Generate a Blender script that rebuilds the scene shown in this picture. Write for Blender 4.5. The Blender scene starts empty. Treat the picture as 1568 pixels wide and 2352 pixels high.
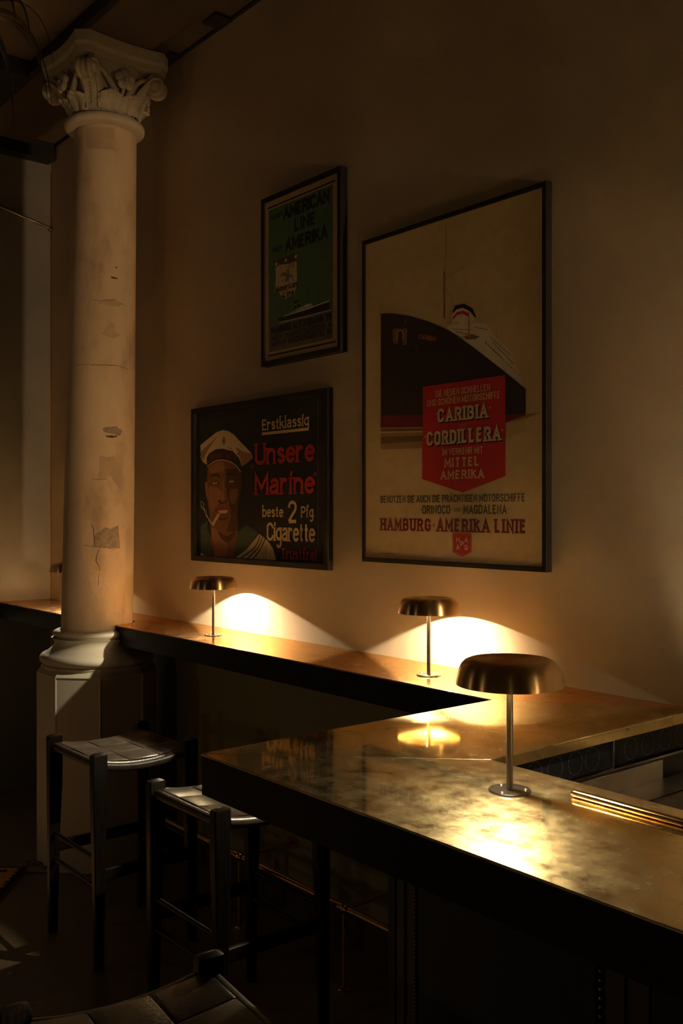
import bpy, bmesh, math, random
from mathutils import Vector, Matrix
random.seed(7)
PI = math.pi
SC = bpy.context.scene
COL = SC.collection
# ------------------------------------------------------------------ camera, world, exposure
F_PX, CX, CY, CAM_H = 2216.0, 784.0, 1176.0, 1.75
YAW = math.atan(1828 / 2216.0)                     # the room's long wall runs along X, into the wall is +Y
_c, _s = math.cos(YAW), math.sin(YAW)
cam_data = bpy.data.cameras.new('camera')
cam = bpy.data.objects.new('camera', cam_data)
COL.objects.link(cam)
cam.location = (0, 0, CAM_H)
cam.rotation_euler = (PI / 2, 0, math.atan2(_c, _s))
cam_data.sensor_fit = 'HORIZONTAL'
cam_data.sensor_width = 36.0
cam_data.lens = F_PX / 1568.0 * 36.0
cam_data.clip_start = 0.05
SC.camera = cam
SC.view_settings.view_transform = 'Standard'
SC.view_settings.look = 'None'
SC.view_settings.gamma = 1.0
SC.view_settings.exposure = 0.0
SC.view_settings.use_curve_mapping = False
SC.cycles.max_bounces = 10
SC.cycles.diffuse_bounces = 4
SC.cycles.glossy_bounces = 6
SC.cycles.transparent_max_bounces = 8
SC.cycles.sample_clamp_indirect = 100.0
SC.cycles.blur_glossy = 0.05
SC.cycles.use_denoising = True
world = bpy.data.worlds.new('dim_room'); SC.world = world
world.use_nodes = True
WORLD_COL, WORLD_STR = (1.0, 0.60, 0.30), 0.0015
LAMP_COL, LAMP_STR = (1.0, 0.86, 0.57), 26000.0
world.node_tree.nodes['Background'].inputs[0].default_value = (*WORLD_COL, 1)
world.node_tree.nodes['Background'].inputs[1].default_value = WORLD_STR


def fill_light(name, loc, watts, rad=0.06):
    """dim added fill lights without fixtures, out of view behind and beside the camera"""
    d = bpy.data.lights.new(name, 'POINT'); d.energy = watts; d.color = (1.0, 0.72, 0.40); d.shadow_soft_size = rad
    o = bpy.data.objects.new(name, d); COL.objects.link(o); o.location = loc
    return o


fill_light('bar_fill_light', (1.6, 1.95, 1.50), 12.0)  # added fill: dim room light and streaks on the lamp shades
fill_light('bar_fill_light', (1.6, -1.6, 1.55), 1.5)
fill_light('bar_fill_light', (-2.6, -2.4, 1.20), 7.0)
fill_light('bar_fill_light', (-5.4, -1.9, 1.35), 7.0)
# added unseen spot beside the back wall, brightening the old column
sd = bpy.data.lights.new('column_fill_spot', 'SPOT'); sd.energy = 260.0; sd.color = (1.0, 0.66, 0.34); sd.shadow_soft_size = 0.10
sd.spot_size = math.radians(28.0); sd.spot_blend = 0.35
so = bpy.data.objects.new('column_fill_spot', sd); COL.objects.link(so); so.location = (1.5, 2.36, 1.62)
so.rotation_euler = (Vector((-4.58, 2.18, 2.42)) - so.location).to_track_quat('-Z', 'Y').to_euler()


def ray(px, py):
    r = (px - CX) / F_PX
    return Vector((_s * r - _c, _c * r + _s, -(py - CY) / F_PX))


def on_y(px, py, Y):
    d = ray(px, py); p = d * (Y / d.y); p.z += CAM_H
    return p

# ------------------------------------------------------------------ materials
MATS = {}


def nt(name):
    m = bpy.data.materials.new(name); m.use_nodes = True
    t = m.node_tree; b = t.nodes['Principled BSDF']
    MATS[name] = m
    return m, t, b


def N(t, kind, **kw):
    n = t.nodes.new(kind)
    for k, v in kw.items():
        if k in n.inputs.keys(): n.inputs[k].default_value = v
        else: setattr(n, k, v)
    return n


def ramp(t, fac, stops):
    r = N(t, 'ShaderNodeValToRGB'); t.links.new(fac, r.inputs[0])
    e = r.color_ramp.elements
    while len(e) < len(stops): e.new(0.5)
    for i, (p, c) in enumerate(stops):
        e[i].position = p; e[i].color = (*c, 1) if len(c) == 3 else c
    return r


def coords(t, scale=(1, 1, 1), rot=(0, 0, 0)):
    tc = N(t, 'ShaderNodeTexCoord'); mp = N(t, 'ShaderNodeMapping')
    mp.inputs['Scale'].default_value = scale; mp.inputs['Rotation'].default_value = rot
    t.links.new(tc.outputs['Object'], mp.inputs[0])
    return mp.outputs[0]


def noise(t, vec, scale, detail=4, rough=0.55):
    n = N(t, 'ShaderNodeTexNoise'); n.inputs['Scale'].default_value = scale
    n.inputs['Detail'].default_value = detail; n.inputs['Roughness'].default_value = rough
    t.links.new(vec, n.inputs['Vector'])
    return n.outputs[0]


def bump(t, b, h, strength, dist=0.01):
    n = N(t, 'ShaderNodeBump'); n.inputs['Strength'].default_value = strength; n.inputs['Distance'].default_value = dist
    t.links.new(h, n.inputs['Height']); t.links.new(n.outputs[0], b.inputs['Normal'])


def simple(name, col, rough=0.5, metal=0.0, var=0.12, scale=9, bmp=0.0, spec=None, coat=0.0):
    m, t, b = nt(name)
    v = coords(t); n = noise(t, v, scale)
    lo = tuple(c * (1 - var) for c in col); hi = tuple(min(1, c * (1 + var)) for c in col)
    r = ramp(t, n, [(0.3, lo), (0.7, hi)])
    t.links.new(r.outputs[0], b.inputs['Base Color'])
    b.inputs['Roughness'].default_value = rough; b.inputs['Metallic'].default_value = metal
    if spec is not None: b.inputs['Specular IOR Level'].default_value = spec
    if coat: b.inputs['Coat Weight'].default_value = coat; b.inputs['Coat Roughness'].default_value = 0.08
    if bmp: bump(t, b, noise(t, v, scale * 6), bmp)
    return m


def plaster(name, lo, hi, rough=0.85, bmp=0.12, sheen=0.5):
    m, t, b = nt(name)
    v = coords(t, (1, 1, 0.6)); n = noise(t, v, 1.7, 6); n2 = noise(t, v, 30, 3)
    r = ramp(t, n, [(0.3, lo), (0.7, hi)])
    t.links.new(r.outputs[0], b.inputs['Base Color'])
    b.inputs['Roughness'].default_value = rough
    b.inputs['Specular IOR Level'].default_value = sheen
    bump(t, b, n2, bmp, 0.004)
    return m


plaster('wall_paint', (0.475, 0.365, 0.255), (0.535, 0.415, 0.295), 0.8, 0.08, 0.3)
plaster('end_wall_paint', (0.21, 0.20, 0.185), (0.28, 0.265, 0.245), 0.36, 0.10, 0.5)
plaster('ceiling_paint', (0.11, 0.075, 0.05), (0.15, 0.105, 0.07), 0.9)
plaster('olive_panel', (0.26, 0.225, 0.10), (0.31, 0.27, 0.13), 0.45, 0.05)
simple('black_paint', (0.012, 0.010, 0.009), 0.55)
simple('steel_dark', (0.24, 0.21, 0.19), 0.20, 1.0)
simple('steel', (0.50, 0.47, 0.43), 0.28, 1.0, 0.25, 5)
simple('lamp_pole_metal', (0.30, 0.25, 0.21), 0.28, 1.0)
simple('screw_metal', (0.8, 0.72, 0.62), 0.2, 1.0)
simple('polished_brass', (0.80, 0.50, 0.22), 0.12, 1.0)
simple('frame_black', (0.013, 0.010, 0.008), 0.6, 0.0, 0.2, 14, 0, 0.2)
simple('fascia_bronze', (0.014, 0.010, 0.008), 0.45, 0.0, 0.3, 4, 0, 0.15)
simple('leather', (0.060, 0.045, 0.034), 0.33, 0.0, 0.3, 18, 0.08)
simple('upholstery', (0.010, 0.008, 0.007), 0.6)
simple('pilaster_wood', (0.075, 0.042, 0.026), 0.45)
simple('black_glass', (0.005, 0.005, 0.006), 0.3, spec=0.12)
simple('ring_mark', (0.16, 0.15, 0.14), 0.3, 0.6)
simple('stain_dark', (0.52, 0.375, 0.245), 0.9)

# floor: worn brown concrete with a planked zone behind the column
m, t, b = nt('floor_concrete')
v = coords(t); n = noise(t, v, 1.6, 8, 0.6); n2 = noise(t, v, 14, 5)
r = ramp(t, n, [(0.25, (0.14, 0.092, 0.056)), (0.5, (0.21, 0.145, 0.09)), (0.75, (0.30, 0.215, 0.135))])
t.links.new(r.outputs[0], b.inputs['Base Color'])
rr = ramp(t, n2, [(0.3, (0.34,) * 3), (0.7, (0.55,) * 3)]); t.links.new(rr.outputs[0], b.inputs['Roughness'])
bump(t, b, n2, 0.06, 0.004)

m, t, b = nt('plank_wood')
v = coords(t, (1.2, 14, 1)); n = noise(t, v, 3, 5)
r = ramp(t, n, [(0.3, (0.22, 0.115, 0.06)), (0.7, (0.40, 0.22, 0.115))])
t.links.new(r.outputs[0], b.inputs['Base Color']); b.inputs['Roughness'].default_value = 0.5

# ebonised wood of the stools: fine straight grain
m, t, b = nt('black_wood')
v = coords(t, (160, 160, 6)); n = noise(t, v, 1.2, 3)
r = ramp(t, n, [(0.35, (0.009, 0.006, 0.0045)), (0.7, (0.020, 0.014, 0.010))])
t.links.new(r.outputs[0], b.inputs['Base Color']); b.inputs['Roughness'].default_value = 0.36; b.inputs['Specular IOR Level'].default_value = 0.3
bump(t, b, n, 0.12, 0.002)


def brass_top(name, base, dark, r0, r1):
    m, t, b = nt(name)
    v = coords(t); n = noise(t, coords(t, (1.0, 1.6, 1)), 3.2, 7, 0.62); n2 = noise(t, v, 16, 6, 0.7)
    mix = N(t, 'ShaderNodeMath', operation='MULTIPLY_ADD'); t.links.new(n, mix.inputs[0]); mix.inputs[1].default_value = 0.7
    sc2 = N(t, 'ShaderNodeMath', operation='MULTIPLY'); t.links.new(n2, sc2.inputs[0]); sc2.inputs[1].default_value = 0.3
    t.links.new(sc2.outputs[0], mix.inputs[2])
    r = ramp(t, mix.outputs[0], [(0.30, dark), (0.50, base), (0.68, tuple(min(1, c * 1.15) for c in base))])
    # two lobes: a clear mirror and a hazy worn sheen, mixed by the tarnish pattern
    scr = N(t, 'ShaderNodeTexNoise'); scr.inputs['Scale'].default_value = 1.0; scr.inputs['Detail'].default_value = 2
    t.links.new(coords(t, (26, 420, 1), (0, 0, 0.5)), scr.inputs['Vector'])
    scr2 = N(t, 'ShaderNodeTexNoise'); scr2.inputs['Scale'].default_value = 1.0; scr2.inputs['Detail'].default_value = 2
    t.links.new(coords(t, (380, 30, 1), (0, 0, 0.35)), scr2.inputs['Vector'])
    ad = N(t, 'ShaderNodeMath', operation='ADD'); t.links.new(scr.outputs[0], ad.inputs[0]); t.links.new(scr2.outputs[0], ad.inputs[1])
    bm_ = N(t, 'ShaderNodeBump'); bm_.inputs['Strength'].default_value = 0.06; bm_.inputs['Distance'].default_value = 0.001
    t.links.new(ad.outputs[0], bm_.inputs['Height'])
    g1 = N(t, 'ShaderNodeBsdfAnisotropic', distribution='MULTI_GGX'); g2 = N(t, 'ShaderNodeBsdfAnisotropic', distribution='MULTI_GGX')
    for g, ro in ((g1, r0), (g2, r1)):
        t.links.new(r.outputs[0], g.inputs['Color']); g.inputs['Roughness'].default_value = ro
    t.links.new(bm_.outputs[0], g2.inputs['Normal'])
    mx = N(t, 'ShaderNodeMixShader')
    fr = ramp(t, n2, [(0.36, (0.05,) * 3), (0.68, (0.32,) * 3)])
    t.links.new(fr.outputs[0], mx.inputs[0]); t.links.new(g1.outputs[0], mx.inputs[1]); t.links.new(g2.outputs[0], mx.inputs[2])
    t.nodes.remove(b)
    t.links.new(mx.outputs[0], t.nodes['Material Output'].inputs[0])
    return m


brass_top('brass_counter', (0.84, 0.69, 0.40), (0.62, 0.48, 0.25), 0.055, 0.36)
brass_top('brass_shelf', (0.90, 0.56, 0.28), (0.78, 0.46, 0.23), 0.08, 0.30)
brass_top('brass_edge', (0.62, 0.48, 0.24), (0.40, 0.30, 0.14), 0.14, 0.3)

# lathe-brushed lamp shades
m, t, b = nt('brushed_bronze')
v = coords(t, (1, 1, 300)); n = noise(t, v, 1.5, 2); nn = noise(t, coords(t), 11, 4)
r = ramp(t, nn, [(0.3, (0.66, 0.43, 0.20)), (0.7, (0.80, 0.55, 0.28))])
t.links.new(r.outputs[0], b.inputs['Base Color'])
b.inputs['Metallic'].default_value = 1; b.inputs['Roughness'].default_value = 0.30; b.inputs['Anisotropic'].default_value = 0.9; b.inputs['Anisotropic Rotation'].default_value = 0.25
tg = N(t, 'ShaderNodeTangent', direction_type='RADIAL', axis='Z'); t.links.new(tg.outputs[0], b.inputs['Tangent'])
bump(t, b, n, 0.03, 0.001)
simple('shade_inside', (0.85, 0.62, 0.32), 0.3, 1.0)

m, t, b = nt('lit_bulb')
b.inputs['Base Color'].default_value = (1, 0.9, 0.7, 1)
b.inputs['Emission Color'].default_value = (*LAMP_COL, 1); b.inputs['Emission Strength'].default_value = LAMP_STR

# thin picture glass: clear, with a Fresnel reflection
m, t, b = nt('picture_glass')
tr = N(t, 'ShaderNodeBsdfTransparent'); gl = N(t, 'ShaderNodeBsdfAnisotropic'); gl.inputs['Roughness'].default_value = 0.02
mx = N(t, 'ShaderNodeMixShader'); mx.inputs[0].default_value = 0.04; t.links.new(tr.outputs[0], mx.inputs[1]); t.links.new(gl.outputs[0], mx.inputs[2])
t.nodes.remove(b); t.links.new(mx.outputs[0], t.nodes['Material Output'].inputs[0])

# column: old lime plaster, patched and crazed
m, t, b = nt('old_plaster')
v = coords(t); big = noise(t, coords(t, (1, 1, 0.45)), 5.5, 6, 0.6); fine = noise(t, v, 60, 4)
r = ramp(t, big, [(0.34, (0.46, 0.33, 0.215)), (0.46, (0.64, 0.48, 0.32)), (0.62, (0.70, 0.55, 0.37))])
vo = N(t, 'ShaderNodeTexVoronoi', feature='DISTANCE_TO_EDGE'); vo.inputs['Scale'].default_value = 3.0
wv = N(t, 'ShaderNodeMixRGB'); wv.inputs[0].default_value = 0.12
t.links.new(v, wv.inputs[1])
nz = N(t, 'ShaderNodeTexNoise'); nz.inputs['Scale'].default_value = 5; nz.inputs['Detail'].default_value = 6; t.links.new(v, nz.inputs['Vector'])
t.links.new(nz.outputs[1], wv.inputs[2]); t.links.new(wv.outputs[0], vo.inputs['Vector'])
t.links.new(r.outputs[0], b.inputs['Base Color']); b.inputs['Roughness'].default_value = 0.8
b.inputs['Specular IOR Level'].default_value = 0.3
bump(t, b, fine, 0.18, 0.004)
plaster('carved_stone', (0.50, 0.43, 0.32), (0.60, 0.52, 0.39), 0.8, 0.2, 0.3)
plaster('plinth_paint', (0.50, 0.445, 0.355), (0.58, 0.515, 0.415), 0.7, 0.1, 0.3)
simple('bare_mortar', (0.36, 0.27, 0.19), 0.95, 0, 0.25, 40, 0.3)
simple('crack_shadow', (0.10, 0.07, 0.045), 0.95)

# ------------------------------------------------------------------ mesh helpers


def link(name, bm, mats, parent=None, smooth=None, bevel=None, segs=2):
    me = bpy.data.meshes.new(name)
    bmesh.ops.recalc_face_normals(bm, faces=bm.faces[:]) if smooth != 'keep' else None
    bm.to_mesh(me); bm.free()
    if isinstance(mats, str): mats = [mats]
    for k in mats: me.materials.append(MATS[k])
    o = bpy.data.objects.new(name, me); COL.objects.link(o)
    if parent is not None: o.parent = parent
    if smooth and smooth != 'keep':
        for p in me.polygons: p.use_smooth = True
        me.set_sharp_from_angle(angle=math.radians(smooth))
    if bevel:
        md = o.modifiers.new('bevel', 'BEVEL'); md.width = bevel; md.segments = segs
        md.limit_method = 'ANGLE'; md.angle_limit = math.radians(50)
    return o


def empty(name, label, cat, loc=(0, 0, 0), rz=0.0, group=None):
    o = bpy.data.objects.new(name, None); COL.objects.link(o)
    o.location = loc; o.rotation_euler = (0, 0, rz); o.empty_display_size = 0.05
    o['label'] = label; o['category'] = cat
    if group: o['group'] = group
    return o


def tag(o, label, cat, group=None):
    o['label'] = label; o['category'] = cat
    if group: o['group'] = group
    return o


def structure(o):
    o['kind'] = 'structure'; return o


def box(bm, x0, x1, y0, y1, z0, z1, mi=0):
    vs = [bm.verts.new((x, y, z)) for z in (z0, z1) for x, y in ((x0, y0), (x1, y0), (x1, y1), (x0, y1))]
    fs = [(3, 2, 1, 0), (4, 5, 6, 7), (0, 1, 5, 4), (1, 2, 6, 5), (2, 3, 7, 6), (3, 0, 4, 7)]
    for f in fs:
        fc = bm.faces.new([vs[i] for i in f]); fc.material_index = mi
    return vs


def prism(bm, pts, z0, z1, mi=0):
    a = [bm.verts.new((p[0], p[1], z0)) for p in pts]; c = [bm.verts.new((p[0], p[1], z1)) for p in pts]
    n = len(pts)
    bm.faces.new(a[::-1]).material_index = mi; bm.faces.new(c).material_index = mi
    for i in range(n):
        bm.faces.new((a[i], a[(i + 1) % n], c[(i + 1) % n], c[i])).material_index = mi


def lathe(bm, prof, seg=48, mi=0, cx=0, cy=0):
    rings = []
    for r, z in prof:
        if r < 1e-6: rings.append([bm.verts.new((cx, cy, z))])
        else: rings.append([bm.verts.new((cx + r * math.cos(2 * PI * i / seg), cy + r * math.sin(2 * PI * i / seg), z)) for i in range(seg)])
    for a, c in zip(rings, rings[1:]):
        for i in range(seg):
            j = (i + 1) % seg
            if len(a) == 1 and len(c) == 1: continue
            if len(a) == 1: f = bm.faces.new((a[0], c[j], c[i]))
            elif len(c) == 1: f = bm.faces.new((a[i], a[j], c[0]))
            else: f = bm.faces.new((a[i], a[j], c[j], c[i]))
            f.material_index = mi


def tube(bm, pts, r, seg=12, mi=0, cap=True):
    pts = [Vector(p) for p in pts]; rs = r if isinstance(r, (list, tuple)) else [r] * len(pts)
    prev = None; rings = []
    for i, p in enumerate(pts):
        d = (pts[min(i + 1, len(pts) - 1)] - pts[max(i - 1, 0)]).normalized()
        if prev is None:
            up = Vector((0, 0, 1)) if abs(d.z) < 0.9 else Vector((1, 0, 0))
            u = d.cross(up).normalized()
        else:
            u = (prev - d * prev.dot(d)).normalized()
        prev = u; w = d.cross(u)
        rings.append([bm.verts.new(p + (u * math.cos(2 * PI * k / seg) + w * math.sin(2 * PI * k / seg)) * rs[i]) for k in range(seg)])
    for a, c in zip(rings, rings[1:]):
        for k in range(seg):
            bm.faces.new((a[k], a[(k + 1) % seg], c[(k + 1) % seg], c[k])).material_index = mi
    if cap:
        bm.faces.new(rings[0][::-1]).material_index = mi; bm.faces.new(rings[-1]).material_index = mi


def sphere(bm, c, r, sx=1, sy=1, sz=1, u=16, v=10, mi=0, rot=None):
    M = Matrix.Translation(Vector(c)) @ (rot.to_4x4() if rot else Matrix()) @ Matrix.Diagonal((r * sx, r * sy, r * sz, 1))
    g = bmesh.ops.create_uvsphere(bm, u_segments=u, v_segments=v, radius=1, matrix=M)
    for vv in g['verts']:
        for f in vv.link_faces: f.material_index = mi
    return g['verts']


# ------------------------------------------------------------------ the room
WALL_Y, END_X, CEIL, HC = 2.545, -6.062, 4.12, 1.186
bm = bmesh.new(); box(bm, -6.4, 3.0, WALL_Y, WALL_Y + 0.2, 0, CEIL); structure(link('wall_back', bm, 'wall_paint'))
bm = bmesh.new(); box(bm, END_X - 0.2, END_X, -3.0, WALL_Y, 0, CEIL); structure(link('wall_left', bm, 'end_wall_paint'))
bm = bmesh.new(); box(bm, -6.4, 3.0, -3.0, WALL_Y + 0.2, -0.1, 0); structure(link('floor', bm, 'floor_concrete'))
bm = bmesh.new(); box(bm, -6.4, 3.0, -3.0, WALL_Y + 0.2, CEIL, CEIL + 0.1); structure(link('ceiling', bm, 'ceiling_paint'))
# black strip standing in for the shadow gap between ceiling and wall, with two wider notches
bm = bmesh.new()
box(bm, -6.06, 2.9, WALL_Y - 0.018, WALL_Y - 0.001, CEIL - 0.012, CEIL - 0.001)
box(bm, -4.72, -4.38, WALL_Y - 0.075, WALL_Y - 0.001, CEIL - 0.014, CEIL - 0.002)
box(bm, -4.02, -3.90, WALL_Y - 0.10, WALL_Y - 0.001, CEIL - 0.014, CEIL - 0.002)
structure(link('shadow_gap_strip', bm, 'black_paint'))
bm = bmesh.new(); box(bm, END_X, END_X + 0.006, WALL_Y - 0.006, WALL_Y, HC, 3.96); structure(link('trim_2', bm, 'polished_brass'))
bm = bmesh.new(); box(bm, END_X, END_X + 0.10, -2.9, WALL_Y - 0.02, 4.01, CEIL); structure(link('cornice_shadow', bm, 'black_paint'))  # black strip painting the cornice shadow along the end wall
# built-out olive panel under the wall shelf, and its skirting
PAN_Y = 2.538
bm = bmesh.new(); box(bm, END_X, -1.5, PAN_Y, WALL_Y, 0.12, 1.085); structure(link('wall_panel', bm, 'olive_panel'))
bm = bmesh.new(); box(bm, END_X, -1.5, PAN_Y - 0.012, WALL_Y, 0, 0.12); structure(link('baseboard_back', bm, 'pilaster_wood', bevel=0.004))
# beams
bm = bmesh.new(); box(bm, -5.9, 2.9, 2.00, 2.34, 4.06, CEIL - 0.002)
o = link('ceiling_beam', bm, 'ceiling_paint'); structure(o)
bm = bmesh.new(); box(bm, -5.78, -4.95, -2.9, 1.96, 4.03, CEIL - 0.002); o = link('ceiling_beam', bm, 'black_paint'); structure(o)
bm = bmesh.new(); box(bm, -5.9, 2.9, 1.965, 1.999, 4.055, CEIL - 0.003); structure(link('beam_side_shade', bm, 'black_paint'))  # black board painting the beam's side face as if in shade
# planked zone of the floor behind the column
bm = bmesh.new()
for k in range(9):
    y0 = 1.50 - k * 0.16
    box(bm, -6.05, -4.78 - 0.05 * (k % 3), y0 + 0.004, y0 + 0.156, 0.0, 0.012)
structure(link('floor_planks', bm, 'plank_wood', bevel=0.003))

# slim pipe slanting across the end wall
bm = bmesh.new(); tube(bm, [(END_X + 0.012, 2.535, 3.597), (END_X + 0.012, 1.95, 3.732)], 0.009)
tube(bm, [(END_X + 0.012, 2.527, 3.590), (END_X + 0.012, 2.54, 3.588)], 0.014)
o = link('conduit_pipe', bm, 'lamp_pole_metal', smooth=40); tag(o, 'thin dark pipe slanting across the grey end wall left of the column', 'pipe')

# ------------------------------------------------------------------ counters
H = HC
BX0, BX1, BY0, BY1 = -1.948, -1.480, 1.180, 1.661     # cross piece left/right, front bar front/back
SH_Y = 2.193
END = 1.10
GAP = 0.0007


def slab(name, pts, parent, mat, z0, z1, bev=0.0015):
    bm = bmesh.new(); prism(bm, pts, z0, z1)
    return link(name, bm, mat, parent, bevel=bev)


shelf = empty('wall_shelf', 'long narrow brass topped shelf running along the wall behind the column', 'shelf', (0, WALL_Y, 0))
W0 = -WALL_Y
ccx, ccy, rsh = -4.607, 2.18, 0.186
notch = [(ccx + rsh * math.cos(a), ccy + rsh * math.sin(a) + W0) for a in [math.radians(3 + (177 - 3) * k / 24) for k in range(25)]]
pts = [(END_X, SH_Y + W0), (notch[-1][0] - 0.002, SH_Y + W0)] + notch[::-1] + [(notch[0][0] + 0.002, SH_Y + W0), (BX0 - GAP, SH_Y + W0), (BX1 - GAP, -0.0005), (END_X, -0.0005)]
slab('top', pts, shelf, 'brass_shelf', H - 0.005, H)
bm = bmesh.new()
box(bm, END_X, ccx - 0.27, SH_Y + W0 + 0.002, SH_Y + W0 + 0.03, H - 0.097, H - 0.0055)
box(bm, ccx + 0.15, BX0 - 0.001, SH_Y + W0 + 0.002, SH_Y + W0 + 0.03, H - 0.097, H - 0.0055)
link('fascia', bm, 'fascia_bronze', shelf, bevel=0.0012)
bm = bmesh.new(); box(bm, ccx + 0.29, BX0, SH_Y + W0 + 0.031, -0.001, H - 0.097, H - 0.0055)
box(bm, END_X, ccx - 0.29, SH_Y + W0 + 0.031, -0.001, H - 0.097, H - 0.0055)
link('underside', bm, 'black_paint', shelf)

bar = empty('bar_counter', 'scratched brass bar counter with mitred corner, dark fascia and front panels', 'bar counter', (BX0, BY0, 0))
ox, oy = BX0, BY0


def L(pts): return [(x - ox, y - oy) for x, y in pts]


g = 0.0006
slab('cross_top', L([(BX0, BY0 + g), (BX1 - g, BY1), (BX1, BY1 + 0.0005), (BX1, WALL_Y - 0.001), (BX0 + GAP, SH_Y)]), bar, 'brass_counter', H - 0.005, H)
slab('front_top', L([(BX0 + g, BY0), (END, BY0), (END, BY1), (BX1 + g, BY1)]), bar, 'brass_counter', H - 0.005, H)
bm = bmesh.new()
box(bm, BX0 + .002 - ox, END - ox, .002, .024, H - .096, H - .0055)
box(bm, BX0 + .002 - ox, BX0 + .024 - ox, .0245, SH_Y - oy + .002, H - .096, H - .0055)
link('fascia', bm, 'fascia_bronze', bar, bevel=0.0012)
bm = bmesh.new()
box(bm, BX1 - .012 - ox, BX1 - .001 - ox, BY1 - oy, WALL_Y - .002 - oy, H - .030, H - .0052)
box(bm, BX1 - ox, END - ox, BY1 - .012 - oy, BY1 - .001 - oy, H - .030, H - .0052)
link('brass_edge', bm, 'brass_edge', bar, bevel=0.001)
bm = bmesh.new()
box(bm, BX0 + .025 - ox, -1.541 - ox, .025, WALL_Y - .002 - oy, H - .096, H - .0055)
box(bm, -1.541 - ox, END - ox, .025, .22, H - .096, H - .0055)
link('underside', bm, 'black_paint', bar)
# carcass under the counter: front wall set back, side wall towards the room wall
FY = 1.40
bm = bmesh.new()
box(bm, -1.541 - ox, END - ox, FY + .014 - oy, FY + .06 - oy, 0, H - .0965)
box(bm, -1.541 - ox, -1.507 - ox, FY + .061 - oy, WALL_Y - .012 - oy, 0.0, H - .006)
link('carcass', bm, 'black_paint', bar)
bm = bmesh.new(); box(bm, -1.541 - ox, -1.5175 - ox, FY - oy, FY + .0135 - oy, 0, H - .0965)
link('corner_post', bm, 'black_paint', bar, bevel=.002)
for x0, x1 in ((-1.517, -1.462), (-.990, -.905), (-.10, -.045), (.40, .455)):
    bm = bmesh.new()
    w = x1 - x0
    box(bm, x0 - ox, x0 + w * .45 - ox, FY + .003 - oy, FY + .0135 - oy, 0.0, H - .0965)
    box(bm, x0 + w * .45 - ox, x0 + w * .56 - ox, FY + .009 - oy, FY + .0135 - oy, 0.0, H - .0965)
    box(bm, x0 + w * .56 - ox, x1 - ox, FY + .005 - oy, FY + .0135 - oy, 0.0, H - .0965)
    link('pilaster', bm, 'pilaster_wood', bar, bevel=.0015)
for x0, x1, pitch, r in ((-1.450, -1.005, .006, .0016), (-.900, -.11, .0152, .004), (-.03, .39, .0152, .004)):
    bm = bmesh.new()
    box(bm, x0 - ox, x1 - ox, FY + .001 - oy, FY + .0135 - oy, .02, H - .0965)
    pn = link('padded_panel', bm, 'upholstery', bar, bevel=.006, segs=3)
for xs, pitch, r in ((-1.4565, .0085, .0021), (-.9975, .0155, .0045)):
    bm = bmesh.new(); z = .03
    while z < H - .11:
        g8 = bmesh.ops.create_icosphere(bm, subdivisions=1, radius=r, matrix=Matrix.Translation((xs - ox, FY + .001 - oy, z)))
        z += pitch
    o = link('nailhead_trim', bm, 'polished_brass', bar, smooth=80); o['kind'] = 'stuff'

# strip of black panels with ring marks below the brass edge, on the inner side
bl = bpy.data.objects.new('ring_panel', None); COL.objects.link(bl); bl.parent = bar; bl.location = (BX1 - ox, 2.0 - oy, HC - .10)
bm = bmesh.new()
box(bm, -.024, -.016, BY1 - 2.0 + .01, .144, -.004, .069); link('panel', bm, 'black_glass', bl, bevel=.001)
bm = bmesh.new()
box(bm, -.024, -.016, .149, WALL_Y - 2.0 - .003, -.004, .069); link('panel', bm, 'black_glass', bl, bevel=.001)
ys = [-.24, -.165, -.085, -.005, .065, .235, .315, .40, .48]
for y in ys:
    bm = bmesh.new()
    g1 = []
    for r, seg in ((.029, 40),):
        for k in range(seg):
            a0, a1 = 2 * PI * k / seg, 2 * PI * (k + 1) / seg
            if (k * 7 + int(abs(y) * 100)) % 11 < 3: continue
            q = [bm.verts.new((-.0155, y + rr * math.cos(a), .033 + rr * math.sin(a))) for rr, a in ((r - .0006, a0), (r + .0006, a0), (r + .0006, a1), (r - .0006, a1))]
            bm.faces.new(q)
    link('ring_mark', bm, 'ring_mark', bl)
bm = bmesh.new(); box(bm, -.0165, -.008, .1445, .1495, -.006, .070); link('joint_strip', bm, 'steel_dark', bl)
bm = bmesh.new(); box(bm, -.018, -.004, -.33, WALL_Y - 2.0 - .003, -.012, -.0045); link('ledge', bm, 'steel_dark', bl, bevel=.001)

# stainless work surface inside the bar
wk = empty('work_counter', 'stainless steel work surface with upstand inside the bar', 'counter', (BX1, BY1, 0))
ZW = HC - .165
bm = bmesh.new(); box(bm, .002, 2.3, -.14, .88, ZW - .03, ZW); link('worktop', bm, 'steel', wk, bevel=.002)
bm = bmesh.new(); box(bm, -.014, .0015, .01, .70, ZW - .03, HC - .1135); link('upstand', bm, 'steel', wk, bevel=.0015)
bm = bmesh.new(); box(bm, .10, .98, .30, .30 + .012, ZW, ZW + .004); box(bm, .10, .98, .74, .752, ZW, ZW + .004)
box(bm, .10, .112, .312, .74, ZW, ZW + .004); box(bm, .968, .98, .312, .74, ZW, ZW + .004)
link('sink_rim', bm, 'steel_dark', wk, bevel=.0015)
bm = bmesh.new(); box(bm, .02, 2.3, -.13, .87, 0, ZW - .031); link('cabinet', bm, 'black_paint', wk)

# brass rod lying along the back of the counter
rod = None
bm = bmesh.new(); tube(bm, [(0, 0, 0), (.006, 0, 0), (1.75, 0, 0)], [.0062, .0075, .0075], 20)
rod = link('brass_rod', bm, 'polished_brass', smooth=40); rod.location = (-1.183, 1.569, HC + .0077)
tag(rod, 'long thin polished brass rod lying along the back of the counter', 'rod')

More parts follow.
